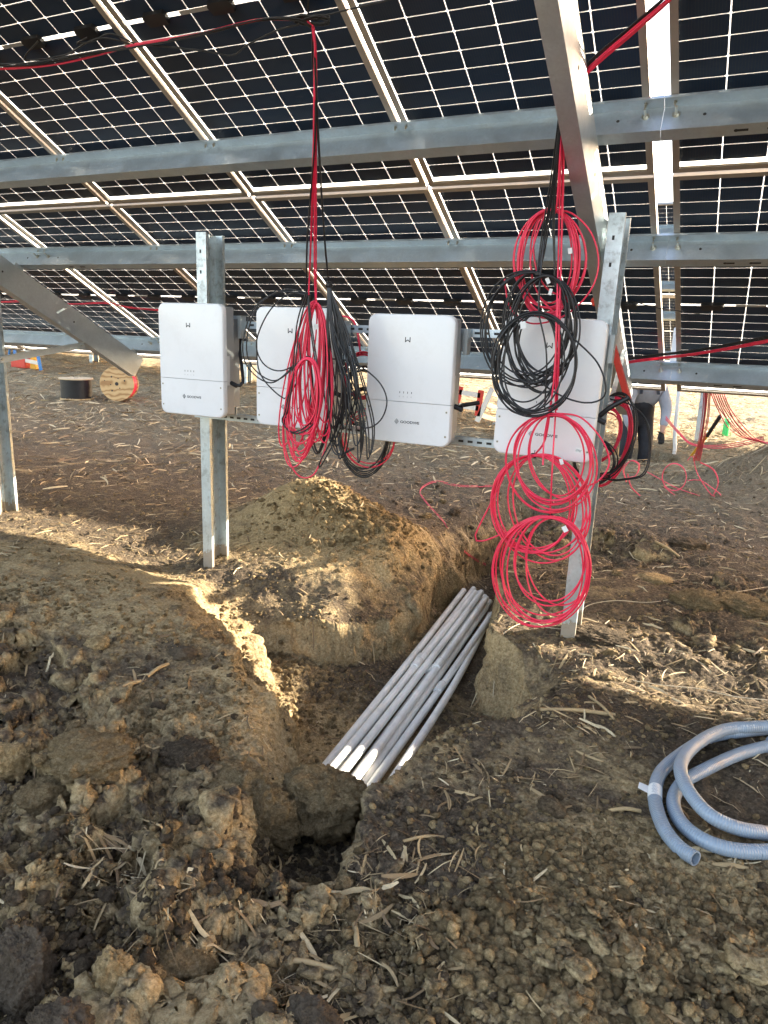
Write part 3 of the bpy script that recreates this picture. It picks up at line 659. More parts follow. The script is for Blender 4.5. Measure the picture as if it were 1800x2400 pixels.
def loops(tie, specs, Y, jz=.0, seed=0, turns_join=True):
    """specs: (rx, ry, ang, n, jitter) ellipses (pixels) that pass through the tie point, hanging from it"""
    rg = random.Random(seed); out = []
    for rx, ry, ang, n, jt in specs:
        for i in range(n):
            a = rx*(1+rg.uniform(-jt, jt)); b = ry*(1+rg.uniform(-jt, jt)); th = radians(ang+rg.uniform(-10, 10)*jt*4); Yl = Y+rg.uniform(-.022, .022); ph = rg.uniform(0, 6)
            tx, ty = tie[0]+rg.uniform(-3, 3), tie[1]+rg.uniform(-3, 3); P = []
            for t in np.linspace(0, 2*pi, 42):
                ex, ey = a*sin(t), b*(1-cos(t)); k = 1+.035*sin(2*t+ph); ex *= k
                x = tx+ex*cos(th)-ey*sin(th); y = ty+ex*sin(th)+ey*cos(th)
                P.append(atY(x, y, Yl+.014*sin(t+ph)*(1-cos(t))/2))
            out.append(P)
    return out
def pl(pts, Y, jit=0., n=1, seed=0):
    rg = random.Random(seed); o = []
    for i in range(n):
        dx, dy = rg.uniform(-jit, jit), rg.uniform(-jit, jit)
        o.append([atY(p[0]+dx*(1 if 0 < j < len(pts)-1 else .4)+rg.uniform(-jit, jit)*.25, p[1]+dy*.5, (p[2] if len(p) > 2 else Y)+rg.uniform(-.012, .012)) for j, p in enumerate(pts)])
    return o
YB = -.58; YA = -.62
# right-hand bunch: four red coils and the black ones, plus the dropping cables
def coil(name, label, cat, paths, mat, tiep, Y, flags=(), r=RC):
    e = empty(name, atY(*tiep, Y)); o = -np.array(e.location)
    s = strands('cable', [np.array(p)+o for p in paths], r, mat, e, 7, .018)
    t = atY(*tiep, Y)+o; tie_at(t, e)
    for f in flags:
        k = len(COL.objects); flag_at(f[0], f[1], Y-.03, e, *f[2:])
        COL.objects[-1]
    for ch in e.children:
        if ch.name.startswith('tag'): ch.location = o
    return tag(e, label, cat)
coil('cable_coil', 'uppermost red cable coil, hanging above the black loops by the right post', 'cable coil',
     loops((1293, 492), [(68, 122, 4, 7, .05), (80, 118, 2, 3, .07), (52, 110, -2, 2, .1)], YB+.04, seed=1)+pl([(1293, 492), (1340, 500), (1385, 545), (1403, 610), (1390, 670), (1350, 720), (1300, 750), (1240, 757), (1195, 720), (1182, 650)], YB+.03)+pl([(1280, 495), (1255, 560), (1243, 625), (1262, 690), (1300, 735)], YB+.02),
     M['red'], (1291, 494), YB+.04, [(1336, 588, .018, .024, .2)])
coil('cable_coil', 'large loose black cable coil hanging in front of the right inverter', 'cable coil',
     loops((1248, 638), [(100, 128, 6, 5, .06), (78, 132, -8, 3, .08)], YB-.0, seed=2)+loops((1285, 648), [(72, 118, 3, 5, .08), (66, 120, 14, 2, .08)], YB-.03, seed=3), M['black'], (1262, 642), YB-.01, [(1284, 658, .016, .026, .5), (1290, 684, .014, .026, -.2)])
coil('cable_coil', 'lower black cable coil with one wide loop reaching the right post', 'cable coil',
     loops((1262, 734), [(72, 112, 10, 5, .09), (95, 122, 4, 5, .05), (48, 78, -2, 2, .1)], YB-.05, seed=5)+pl([(1262, 734), (1300, 752), (1350, 798), (1400, 850), (1420, 905), (1410, 935), (1370, 944), (1310, 925), (1250, 880), (1222, 830), (1215, 770), (1240, 740)], YB-.06), M['black'], (1262, 735), YB-.05, [(1226, 762, .024, .03, .2)])
coil('cable_coil', 'red cable coil hanging over the lower cover of the right inverter', 'cable coil',
     loops((1292, 972), [(92, 106, -3, 5, .06), (104, 112, 2, 2, .05), (70, 92, -10, 2, .1)], YB-.02, seed=7)+pl([(1300, 968), (1360, 978), (1410, 1030), (1428, 1085), (1405, 1125), (1370, 1142)], YB-.02), M['red'], (1291, 972), YB-.02, [(1356, 1056, .030, .020, -.15, True)])
coil('cable_coil', 'red cable coil hanging just below the right inverter', 'cable coil',
     loops((1252, 1067), [(96, 114, 2, 4, .07), (108, 122, -7, 3, .06), (88, 128, -16, 2, .08)], YB+.03, seed=9)+pl([(1180, 1120), (1150, 1180), (1114, 1255), (1130, 1268), (1185, 1248)], YB+.02), M['red'], (1251, 1068), YB+.03, [(1316, 1082, .016, .026, .4)])
coil('cable_coil', 'lowest red cable coil, its bottom near the foot of the right post', 'cable coil',
     loops((1292, 1212), [(102, 122, 5, 4, .05), (112, 126, 9, 3, .04), (72, 112, -6, 2, .07), (82, 106, 4, 2, .08)], YB, seed=11), M['red'], (1291, 1212), YB, [(1324, 1240, .022, .028, .6)])
# droppers
rd = pl([(1321, 235, -.75), (1316, 420, -.65), (1312, 600, YB), (1308, 780, YB-.06), (1303, 960, YB-.02)], YB, 5, 5, 1)+pl([(1320, 235, -.75), (1306, 480, -.62), (1294, 492, YB+.04)], YB, 2, 2, 3)+pl([(1303, 960), (1295, 1100, YB-.04), (1290, 1212, YB)], YB, 2, 1, 3)+pl([(1292, 940, YB-.02), (1276, 1030, YB), (1252, 1067, YB+.03)], YB, 2, 2, 5)+pl([(1309, 700, YB-.06), (1298, 900, YB-.06), (1278, 1020, YB-.03), (1273, 1090, YB-.05)], YB, 2, 1, 3)
tag(strands('hanging_cable', rd, RC, M['red'], k=7), 'bunch of straight red cables dropping from the right rafter to the coils', 'cable')
bd = pl([(1317, 238, -.76), (1300, 400, -.66), (1275, 560, YB), (1262, 640, YB)], YB, 6, 4, 2)+pl([(1317, 238, -.76), (1299, 480, -.62), (1300, 648, YB-.02)], YB, 3, 2, 4)+pl([(1275, 560, YB), (1265, 660, YB-.03), (1262, 734, YB-.05)], YB, 2, 2, 6)+pl([(1262, 734, YB-.06), (1280, 830, YB-.07), (1276, 960, YB-.06)], YB, 2, 1, 6)
tag(strands('hanging_cable', bd, BC, M['black'], k=7), 'bunch of straight black cables dropping from the right rafter to the black coils', 'cable')
# left-hand bunch
coil('cable_coil', 'long narrow hank of red cable hanging in front of the second inverter', 'cable coil',
     loops((736, 708), [(22, 142, 3, 4, .12), (30, 160, 6, 3, .12), (27, 176, 8, 4, .10)], YA, seed=21)+loops((742, 712), [(25, 150, -1, 5, .1)], YA-.03, seed=22)+pl([(730, 720), (700, 800), (676, 930), (665, 1010), (674, 1070), (700, 1115), (735, 1112), (762, 1050), (772, 980)], YA), M['red'], (737, 712), YA, [(741, 766, .024, .026, .2)])
coil('cable_coil', 'lower hank of red cable tied halfway down the second inverter', 'cable coil',
     loops((722, 840), [(34, 118, 5, 4, .1), (40, 98, 9, 3, .1), (26, 84, -2, 3, .12)], YA-.05, seed=23), M['red'], (722, 840), YA-.05)
bl = pl([(722, 690), (660, 682), (600, 720), (575, 800), (585, 860), (640, 895), (700, 850), (720, 840)], YA-.02, 6, 2, 1)+pl([(722, 690), (680, 688), (632, 730), (604, 800), (618, 850), (660, 868), (716, 842)], YA-.02, 3, 1, 1)+pl([(718, 690), (700, 760), (688, 860), (672, 960), (664, 990), (690, 1015), (735, 985), (745, 900), (728, 760), (722, 692)], YA-.06, 5, 2, 4)+pl([(724, 690), (720, 800), (730, 900), (726, 1000), (745, 1060), (770, 960), (760, 800), (735, 700)], YA+.02, 6, 3, 6)+pl([(600, 780), (604, 870), (650, 925), (672, 926), (700, 870), (700, 800)], YA-.03, 4, 1, 2)
e = tag(strands('cable_coil', bl, BC, M['black'], k=7), 'loose black cable loops spreading left across the second inverter', 'cable coil')
rg = random.Random(5); bk = []
for i in range(17):
    xb = rg.uniform(778, 868); yb = rg.uniform(930, 1085); s = rg.uniform(6, 22)
    bk.append([atY(770+rg.uniform(-3, 3), 668, YA), atY(768+(xb-770)*.25-s*.3, 668+(yb-668)*.35, YA-.02), atY(xb-s, 668+(yb-668)*.75, YA+rg.uniform(-.05, .05)), atY(xb, yb, YA), atY(xb+s*.9, 668+(yb-668)*.8, YA+rg.uniform(-.05, .05)), atY(790+(xb-790)*.45+s*.4, 668+(yb-668)*.38, YA), atY(773, 672, YA)])
bk += pl([(772, 840), (830, 850), (888, 893), (908, 940), (892, 985), (858, 1003), (820, 980)], YA, 2, 1, 3)+pl([(800, 780), (820, 900), (790, 1010), (755, 1080), (748, 1095)], YA, 6, 3, 3)+pl([(768, 1000), (790, 1062), (830, 1050)], YA, 5, 2, 8)
e = tag(strands('cable_coil', bk, BC, M['black'], k=7), 'fan of black cables hanging between the second and third inverters', 'cable coil')
tie_at(atY(771, 667, YA), e, r=.016)
dr = pl([(733, 62, -1.05), (738, 100, -1.02), (739, 150, -1.0), (737, 350, -.86), (730, 560, -.70), (724, 690, YA)], YA, 3, 2, 1)+pl([(735, 64, -1.05), (738, 150, -1.0), (738, 400, -.82), (738, 620, -.66), (740, 706, YA)], YA, 3, 2, 2)
tag(strands('hanging_cable', dr, RC, M['red'], k=7), 'pair of red cables dropping from the panel to the left hank', 'cable')
dr = pl([(733, 64, -1.04), (735, 150, -.99), (741, 300, -.90), (722, 560, -.72), (719, 690, YA)], YA, 3, 2, 4)+pl([(736, 66, -1.04), (739, 160, -.99), (746, 330, -.88), (760, 560, -.72), (770, 665, YA)], YA, 3, 3, 5)
tag(strands('hanging_cable', dr, BC, M['black'], k=7), 'black cables dropping from the panel beside the red pair', 'cable')
# cable run along the panels at the top left
def tl(pts, o, jit=0., n=1, seed=0):
    rg = random.Random(seed); out = []
    for i in range(n):
        dx = rg.uniform(-jit, jit); out.append([onT(p[0], p[1]+dx+rg.uniform(-jit, jit)*.5, o-(p[2] if len(p) > 2 else 0)+rg.uniform(-.006, .006)) for p in pts])
    return out
tag(strands('cable_run', tl([(-120, 158), (0, 163), (130, 153), (260, 122), (320, 106), (460, 82), (600, 50), (690, 46), (722, 54), (735, 66)], -.03, 3, 3, 1), RC, M['red'], k=7), 'red cables strapped along the underside of the upper panels at top left', 'cable')
tag(strands('cable_run', tl([(-120, 150), (60, 150), (180, 128), (320, 106), (460, 80), (610, 46), (700, 44), (730, 60)], -.035, 5, 4, 2)+tl([(320, 106), (400, 112), (480, 122), (545, 130), (580, 108), (650, 72), (700, 60)], -.03, 3, 2, 3)+tl([(90, 97), (60, 140), (150, 130), (230, 90), (320, 108)], -.02, 2, 2, 4)+tl([(205, 88), (180, 102), (220, 96), (260, 80), (325, 107)], -.02, 2, 2, 9), BC, M['black'], k=7), 'black cables looping along the underside of the upper panels at top left', 'cable')
kn = []
for i in range(6): kn += tl([(700, 52), (740, 36+i), (772, 40+i*2), (760, 54+i), (720, 56), (690, 50), (705, 38), (745, 44)], -.03, 3, 1, i)
kn += tl([(722, 40), (722, 10), (724, -40)], -.02, 0, 1)+tl([(725, 44), (800, 26), (900, 2), (960, -16)], -.03, 1, 1)
tag(strands('cable_bundle', kn, BC, M['black'], k=7), 'tangled knot of black cable where the red cables turn down', 'cable')
tag(strands('cable_run', [[onT(1620, -60, -.03), onT(1560, 2, -.05), onT(1480, 70, -.09), onT(1380, 158, -.15)+np.array([0, 0, -.0]), atY(1340, 205, -.62), atY(1321, 240, -.75)] for _ in range(1)]+[[onT(1626, -60+i, -.03), onT(1566, 2+i*2, -.05), onT(1484, 73+i*3, -.10), onT(1383, 161+i*3, -.16), atY(1322, 242, -.75)] for i in range(3)], RC, M['red'], k=7), 'red cables crossing the wide gap at top right to the rafter', 'cable')
tag(strands('cable_run', [[onT(1608, -60+i, -.03), onT(1550, 0+i*2, -.05), onT(1470, 68+i*3, -.09), onT(1376, 150+i*3, -.15), atY(1318, 238, -.76)] for i in range(3)], BC, M['black'], k=7), 'black cables crossing the wide gap at top right beside the red ones', 'cable')
tag(strands('cable_run', [[onT(1900, 772+i*3, -.03), onT(1800, 796+i*3, -.035), onT(1640, 826+i*2, -.05), onT(1480, 846+i*2, -.08), onT(1440, 862, -.12)] for i in range(3)], RC, M['red'], k=7), 'red cables stretched along the lower panels at far right', 'cable')
tag(strands('cable_run', [[onT(1900, 762+i*3, -.03), onT(1800, 787+i*3, -.035), onT(1640, 818+i*2, -.05), onT(1480, 838+i*2, -.08), onT(1440, 858, -.12)] for i in range(3)], BC, M['black'], k=7), 'black cables stretched along the lower panels at far right', 'cable')
tag(strands('cable_run', tl([(-80, 700), (0, 707), (60, 706), (160, 712), (250, 710), (300, 720), (380, 727), (470, 735)], -.03, 1.5, 2, 3), RC, M['red'], k=6), 'thin red cables sagging below the junction boxes at left', 'cable')
tag(strands('cable_run', tl([(980, 706), (1020, 712), (1080, 716), (1140, 728), (1200, 736)], -.03, 1, 2, 3), BC*.8, M['black'], k=6), 'thin black module leads sagging above the third inverter', 'cable')
tag(strands('cable_run', tl([(1478, 705), (1540, 722), (1600, 731), (1640, 736)], -.03, 1, 1, 3)+tl([(1470, 712), (1500, 708), (1528, 706)], -.025, 3, 4, 6), BC*.8, M['black'], k=6), 'thin black module leads sagging across the wide gap right of the post', 'cable')
# coils behind the rack
def ring(cx, cy, rx, ry, Y, n, jt, seed, ang=0):
    rg = random.Random(seed); out = []
    for i in range(n):
        a = rx*(1+rg.uniform(-jt, jt)); b = ry*(1+rg.uniform(-jt, jt)); x0 = cx+rg.uniform(-jt, jt)*rx*.6; y0 = cy+rg.uniform(-jt, jt)*ry*.6; ph = rg.uniform(0, 6); th = radians(ang)
        out.append([atY(x0+a*sin(t)*cos(th)-b*cos(t)*sin(th), y0+a*sin(t)*sin(th)-b*cos(t)*cos(th), Y+.03*sin(t+ph)) for t in np.linspace(0, 2*pi, 40)])
    return out
tag(strands('cable_coil', ring(850, 880, 44, 52, .05, 8, .08, 1)+pl([(845, 830), (836, 770), (820, 745), (780, 738)], .05, 2, 2, 1)+ring(868, 1030, 55, 62, .05, 3, .12, 2), RC, M['red'], k=6), 'red cable coil half hidden behind the third inverter', 'cable coil')
tag(strands('cable_coil', ring(850, 930, 50, 70, .10, 5, .14, 3)+ring(852, 1010, 58, 98, .08, 9, .09, 4), BC, M['black'], k=6), 'black cable coil hanging behind the third inverter, its bottom showing below the rail', 'cable coil')
tag(strands('cable_coil', ring(1425, 1030, 52, 98, .12, 13, .10, 5, -8)+ring(1410, 1020, 42, 60, .14, 6, .12, 6, -8), RC*1.15, M['red'], k=6), 'big bright red cable coil hanging behind the right post', 'cable coil')
tag(strands('cable_coil', ring(1432, 1020, 56, 100, .08, 5, .07, 7, -8)+ring(1395, 1080, 50, 48, .1, 7, .14, 8)+pl([(1430, 935), (1480, 950), (1515, 990), (1522, 1060), (1508, 1110), (1470, 1122), (1420, 1122), (1370, 1090)], .05, 3, 2, 2), BC, M['black'], k=6), 'black cable coil hanging behind the right post beside the red one', 'cable coil')
tag(MB().bar(atY(1405, 700, .3), atY(1473, 940, .3), .05, .03).bar(atY(1398, 712, .33), atY(1406, 700, .31), .06, .04).build('clamp_bar', M['redp']), 'red painted bar leaning behind the right post', 'bar')
# wires on the ground and hanging at right
def gp(px, py, dz=.012): p = gh(px, py); p[2] += dz; return p
tag(strands('ground_wire', [[gp(x, y+j) for x, y in ((1165, 1140), (1080, 1140), (1020, 1130), (985, 1150), (1000, 1180), (1040, 1225), (1075, 1280), (1110, 1310), (1145, 1328))] for j in (0, 3)], .003, M['red_far'], k=6), 'thin red wires lying over the spoil heap and into the trench', 'wire')
tag(strands('ground_wire', [[gp(x, y) for x, y in ((1280, 1475), (1235, 1462), (1180, 1490), (1165, 1540), (1158, 1600), (1155, 1640))], [gp(x, y, .012) for x, y in ((1280, 1475), (1320, 1478), (1350, 1462), (1375, 1425), (1440, 1412), (1520, 1416), (1600, 1405), (1700, 1395), (1820, 1376))]], .0022, M['cream'], k=5), 'pale bare wire wandering over the ground past the right post', 'wire')
tag(strands('ground_wire', [[gp(x, y) for x, y in ((1480, 1600), (1560, 1612), (1640, 1620), (1720, 1638), (1820, 1648))]], .002, M['cream'], k=5), 'straight pale string lying in the sunlit patch at right', 'wire')
YR = 4.2
def az(px, py, Y): return atY(px, py, Y)
gw = ring(1580, 1118, 28, 32, YR, 2, .05, 11)+pl([(1556, 1140), (1590, 1165), (1630, 1172), (1680, 1168), (1690, 1160), (1665, 1140), (1640, 1125), (1612, 1126)], YR, 2, 2, 3)+pl([(1612, 1080), (1625, 1070), (1635, 1110), (1668, 1160), (1690, 1168)], YR, 2, 2, 4)+pl([(1640, 1084), (1670, 1100), (1683, 1130), (1672, 1160)], YR, 2, 2, 5)+pl([(1515, 1105), (1560, 1130), (1590, 1145), (1640, 1162)], YR, 1, 1, 5)
gw += [[az(1655, 920, 2.2), az(1650, 980, 3.0), az(1642, 1050, 3.9), az(1628, 1078, YR)] for _ in range(1)]
for i in range(6): x = 1650+i*3; gw.append([az(x, 918, 2.2), az(x-2-rg.uniform(0, 6), 980, 3.), az(1635+i*2.5, 1045, 3.8), az(1625+i*3, 1080, YR)])
tag(strands('ground_wire', gw, .0042, M['red_far'], k=5, step=.04), 'thin red wires dropping from the purlin into loose loops on the ground at right', 'wire')
gw = []
for i in range(7): x = 1665+i*5; gw.append([az(x, 918, 2.2), az(x+18, 960, 3.2), az(x+50+rg.uniform(-6, 6), 1005, 4.4), az(x+92, 1030+i, 5.0), az(1880, 1046+i*3, 5.1)])
gw += [[az(1560, 975+i*4, 6.2), az(1590, 1010+i*3, 6.2), az(1625, 1040+i*2, 6), az(1700, 1042+i*4, 5.6), az(1790, 1024+i*4, 5.2)] for i in range(3)]
tag(strands('ground_wire', gw, .005, M['red_far'], k=5, step=.05), 'fan of thin red wires sweeping down over the earth heap at right edge', 'wire')
gw = pl([(1468, 1130), (1462, 1100), (1480, 1080), (1498, 1090), (1490, 1115), (1470, 1120)], 3.2, 2, 2, 3)+pl([(1470, 1110), (1478, 1140), (1500, 1162)], 3.2, 2, 2, 5)
tag(strands('ground_wire', gw, .004, M['red_far'], k=5), 'small tangle of pink wire ends just right of the post', 'wire')

# ------------------------------------------------------------------ flexible conduit coil at right
def flex():
    z0 = -2.296; r = .0235
    ctr = {0: [(1630, 2012), (1590, 1985), (1553, 1935), (1535, 1870), (1548, 1812), (1600, 1765), (1665, 1728), (1740, 1715), (1830, 1706)],
           1: [(1830, 1995), (1740, 1995), (1660, 1975), (1600, 1932), (1578, 1880), (1600, 1835), (1660, 1800), (1740, 1765), (1830, 1742)],
           2: [(1830, 1955), (1740, 1944), (1670, 1915), (1625, 1870), (1598, 1820), (1600, 1780), (1640, 1738), (1700, 1710), (1760, 1704), (1830, 1700)]}
    lifts = {0: [.0, .0, .0, .0, .0, .0, .0, 0, 0], 1: [0]*9, 2: [.0, .02, .04, .045, .05, .05, .045, .045, .045, .045]}
    e = empty('flexible_conduit', gh(1700, 1850)); o = -np.array(e.location); mb = MB(); paths = []
    base = hz(1.7, -1.3)
    for k in ctr:
        P = []
        for (px, py), lf in zip(ctr[k], lifts[k]):
            q = gh(px, py+8); zz = max(q[2], base-.03)+r+lf+.004; q = atZ(px, py, zz); P.append(q)
        paths.append(smooth_path(P, .008))
    # close the turns outside the picture
    a, b, c = paths
    def far_arc(p, q): mid = (p+q)/2; R_ = np.linalg.norm(p-q)/2; d = np.array([.93, .36, 0]); s = (q-p)/2; return [mid-s*cos(t)+d*R_*1.15*sin(t) for t in np.linspace(.15, pi-.15, 14)]
    full = np.vstack([a, far_arc(a[-1], b[0]), b, far_arc(b[-1], c[0]), c]); full = smooth_path(full[::6], .006)
    V, Fq = tube_arrays(full, r, 20); ob = mkobj('hose', V+o, Fq, M['flex'], e, True)
    arc = np.concatenate([[0], np.cumsum(np.linalg.norm(np.diff(full, axis=0), axis=1))]); at = ob.data.attributes.new('arc', 'FLOAT', 'POINT'); at.data.foreach_set('value', np.repeat(arc, 20).astype(np.float32))
    inn = full[:20]; V, Fq = tube_arrays(inn, r*.80, 20); d = inn[0]-inn[1]; d /= np.linalg.norm(d)
    mb = MB(); mb.add(V+o, Fq[:, ::-1]); V0, _ = tube_arrays(inn[:2], r, 20); mb.add(np.vstack([V0[:20], V[:20]])+o+d*.0005, [(j, (j+1) % 20, 20+(j+1) % 20, 20+j)[::-1] for j in range(20)]); mb.build('bore', M['flex'], e, True)
    i = np.argmin([abs((p-CAM)@RT/((p-CAM)@FW)*F+900-1540)+abs(1200-(p-CAM)@UP/((p-CAM)@FW)*F-1862) for p in full[:300]])
    seg = full[i-5:i+7]; V, Fq = tube_arrays(seg, r*1.035, 20); lb = MB(); lb.add(V+o, Fq); lab = lb.build('wrap_label', M['label'], e, True)
    c0 = seg[6]; dd = np.array([-.93, -.10, .25]); fl = MB(); tt = seg[8]-seg[4]; tt /= np.linalg.norm(tt); fl.prism([c0+tt*.028+dd*.02+o, c0+tt*.026+dd*.058+o, c0-tt*.012+dd*.062+o, c0-tt*.016+dd*.02+o], (0, .0, .0012)); fl.build('label_flap', M['label'], lab)
    pr = MB()
    for s_, q in ((-.35, 0), (.25, 1), (.1, 2)):
        for t in range(9):
            j = i-3+t; p = full[j]; up = np.array([0, -.25, .97]); side = np.array([.9, -.3, 0]); n_ = up*cos(s_)+side*sin(s_); n_ /= np.linalg.norm(n_); pr.bar(p+n_*(r*1.05)+o, p+n_*(r*1.05)+o+tt*.0022, .006 if t % 3 else .011, .0008, n_)
    pr.build('printed_marks', M['mark_grey'], lab)
    tp = MB()
    for base_i in (int(len(full)*.36), int(len(full)*.93)):
        for t in range(26):
            if t % 7 == 6: continue
            j = base_i+t*2
            if j >= len(full)-2: break
            p = full[j]; d2 = full[j+1]-full[j]; d2 /= np.linalg.norm(d2); n_ = np.array([0, -.75, .66]); n_ = n_-d2*(n_@d2); n_ /= np.linalg.norm(n_); tp.bar(p+n_*(r+.0003)+o, p+n_*(r+.0003)+d2*.008+o, .004+.002*(t % 3), .0006, n_)
    tp.build('printed_line', M['mark_grey'], e)
    tag(e, 'coil of grey flexible conduit with an open cut end, lying on the soil at right', 'conduit coil')
flex()

# ------------------------------------------------------------------ cable reels, ladders, tools, person
def reel(px, py, upright, label, cab, D=.60, Wd=.36):
    p = gh(px, py); e = empty('cable_reel', p); R = D/2
    fl = []
    a = MB(); a.cyl((0, 0, Wd), (0, 0, Wd+.02), R, 40); b = MB(); b.cyl((0, 0, 0), (0, 0, .02), R, 40); d = MB(); d.cyl((0, 0, .02), (0, 0, Wd), R*.90, 40)
    f1 = a.build('flange', M['ply_top'] if upright else M['ply'], e); f2 = b.build('flange', M['ply'], e)
    c = MB(); n = 16
    for i in range(n): z = .02+(i+.5)*(Wd-.02)/n; c.tube([(R*.9*cos(t), R*.9*sin(t), z) for t in np.linspace(0, 2*pi, 40, endpoint=False)], (Wd-.02)/n*.56, 6, closed=True)
    d.F += [tuple(np.array(q)+len(d.V)) for q in c.F]; d.V += c.V; d.build('wound_cable', M[cab], e, True)
    k = MB(); [k.cyl((R*rr*cos(t), R*rr*sin(t), Wd+.0195), (R*rr*cos(t), R*rr*sin(t), Wd+.0208), s, 14) for rr, t, s in ((0, 0, .03), (.5, .4, .014), (.5, 2.2, .014), (.5, 4.1, .014), (.3, 5.3, .01), (.33, 1.3, .01), (.72, 2.9, .009), (.36, 3.3, .01))]
    h = k.build('bolt_holes', M['seam'], f1)
    if not upright:
        e.rotation_euler = (radians(88), 0, radians(28)); e.location = (p[0], p[1], p[2]+R-.01)
    return tag(e, label, 'cable reel', 'cable reels on the ground')
reel(181, 935, True, 'wooden cable reel standing flat, wound with black cable', 'black', .54, .33)
reel(288, 936, False, 'wooden cable reel on its edge, plywood face showing and red cable round it', 'red', .56, .26)
def ladder(e, a0, a1, b0, b1, n, rail_mat, rung_mat, w1=.028, w2=.07):
    a0, a1, b0, b1 = map(np.array, (a0, a1, b0, b1))
    for p, q in ((a0, a1), (b0, b1)): MB().bar(p, q, w1, w2).build('side_rail', rail_mat, e)
    for i in range(n): t = (i+.6)/n; MB().bar(a0+(a1-a0)*t, b0+(b1-b0)*t, .03, .075).build('rung', rung_mat, e)
p = gh(85, 866); Yl = p[1]
e = empty('step_ladder', p); o = -p
A = lambda x, y, Y=Yl: atY(x, y, Y)+o
ladder(e, A(36, 855), A(30, 700), A(96, 868, Yl-.2), A(62, 700, Yl-.2), 6, M['blue'], M['alu'])
ladder(e, A(20, 845, Yl+.5), A(34, 700, Yl+.05), A(72, 850, Yl+.5), A(60, 700, Yl+.05), 2, M['blue'], M['alu']); tag(e, 'blue step ladder standing far off at the left edge', 'ladder')
p = gh(54, 862); e = empty('tool_box', p); MB().box(-.22, .22, -.12, .12, 0, .20).build('case', M['redp'], e, bevel=.015); MB().tube(smooth_path([(-.08, 0, .2), (-.07, 0, .26), (.07, 0, .26), (.08, 0, .2)], .02), .012, 8).build('handle', M['black_plastic'], e); tag(e, 'red tool box under the blue step ladder', 'tool box')
p = gh(83, 866); e = empty('tool_bag', p); MB().prism([(-.09, -.06, 0), (.09, -.06, 0), (.06, -.06, .34), (-.05, -.06, .38)], (0, .12, 0)).build('body', M['yellow'], e, bevel=.02); tag(e, 'small yellow bag at the foot of the blue step ladder', 'bag')
p = gh(1088, 968); Yl = p[1]; e = empty('ladder', p); o = -p
ladder(e, A(1065, 968), A(1080, 906), A(1119, 975), A(1128, 915), 2, M['redp'], M['alu'], .03, .09); tag(e, 'red ladder section lying tilted behind the right end of the third inverter', 'ladder')
p = gh(1135, 990); Yl = p[1]; e = empty('ladder', p); o = -p
ladder(e, A(1118, 988), A(1154, 910), A(1158, 1000, Yl-.15), A(1186, 922, Yl-.1), 3, M['alu'], M['alu'], .03, .08); tag(e, 'bare aluminium ladder leaning beside the red one', 'ladder')
p = gh(1699, 1022); e = empty('bottle', p); MB().tube([(0, 0, 0), (0, 0, .005), (0, 0, .20), (0, 0, .23), (0, 0, .25)], [.05, .055, .055, .05, .025], 20).build('body', M['green'], e, True); MB().cyl((0, 0, .25), (0, 0, .32), .045, 16).build('lid', simple('green_lid', (.12, .8, .35), .4), e); tag(e, 'bright green drinks bottle standing on the far soil', 'bottle')
a = gh(1620, 1068)+np.array([0, 0, .0]); b = atY(1655, 1030, a[1]-.25); c = atY(1690, 970, a[1]-.6)
b = atY(1657, 1022, a[1]-.25); e = empty('digging_tool', a); MB().cyl((0, 0, 0), b-a, .018, 12, .022).build('shaft', M['yellow'], e); MB().cyl(b-a, atY(1688, 975, a[1]-.45)-a, .026, 12).build('grip', M['black_plastic'], e); tag(e, 'yellow handled tool with black grip stuck in the earth at right', 'tool')
a = gh(1578, 1066); e = empty('conduit', a); MB().tube(smooth_path([(0, 0, -.1), (.01, 0, .1), atY(1582, 1010, a[1])-a, atY(1592, 900, a[1])-a, atY(1603, 700, a[1]+.1)-a], .05), .028, 14).build('pipe', M['conduit'], e, True); tag(e, 'grey conduit rising from the far trench, right of the bent person', 'conduit')
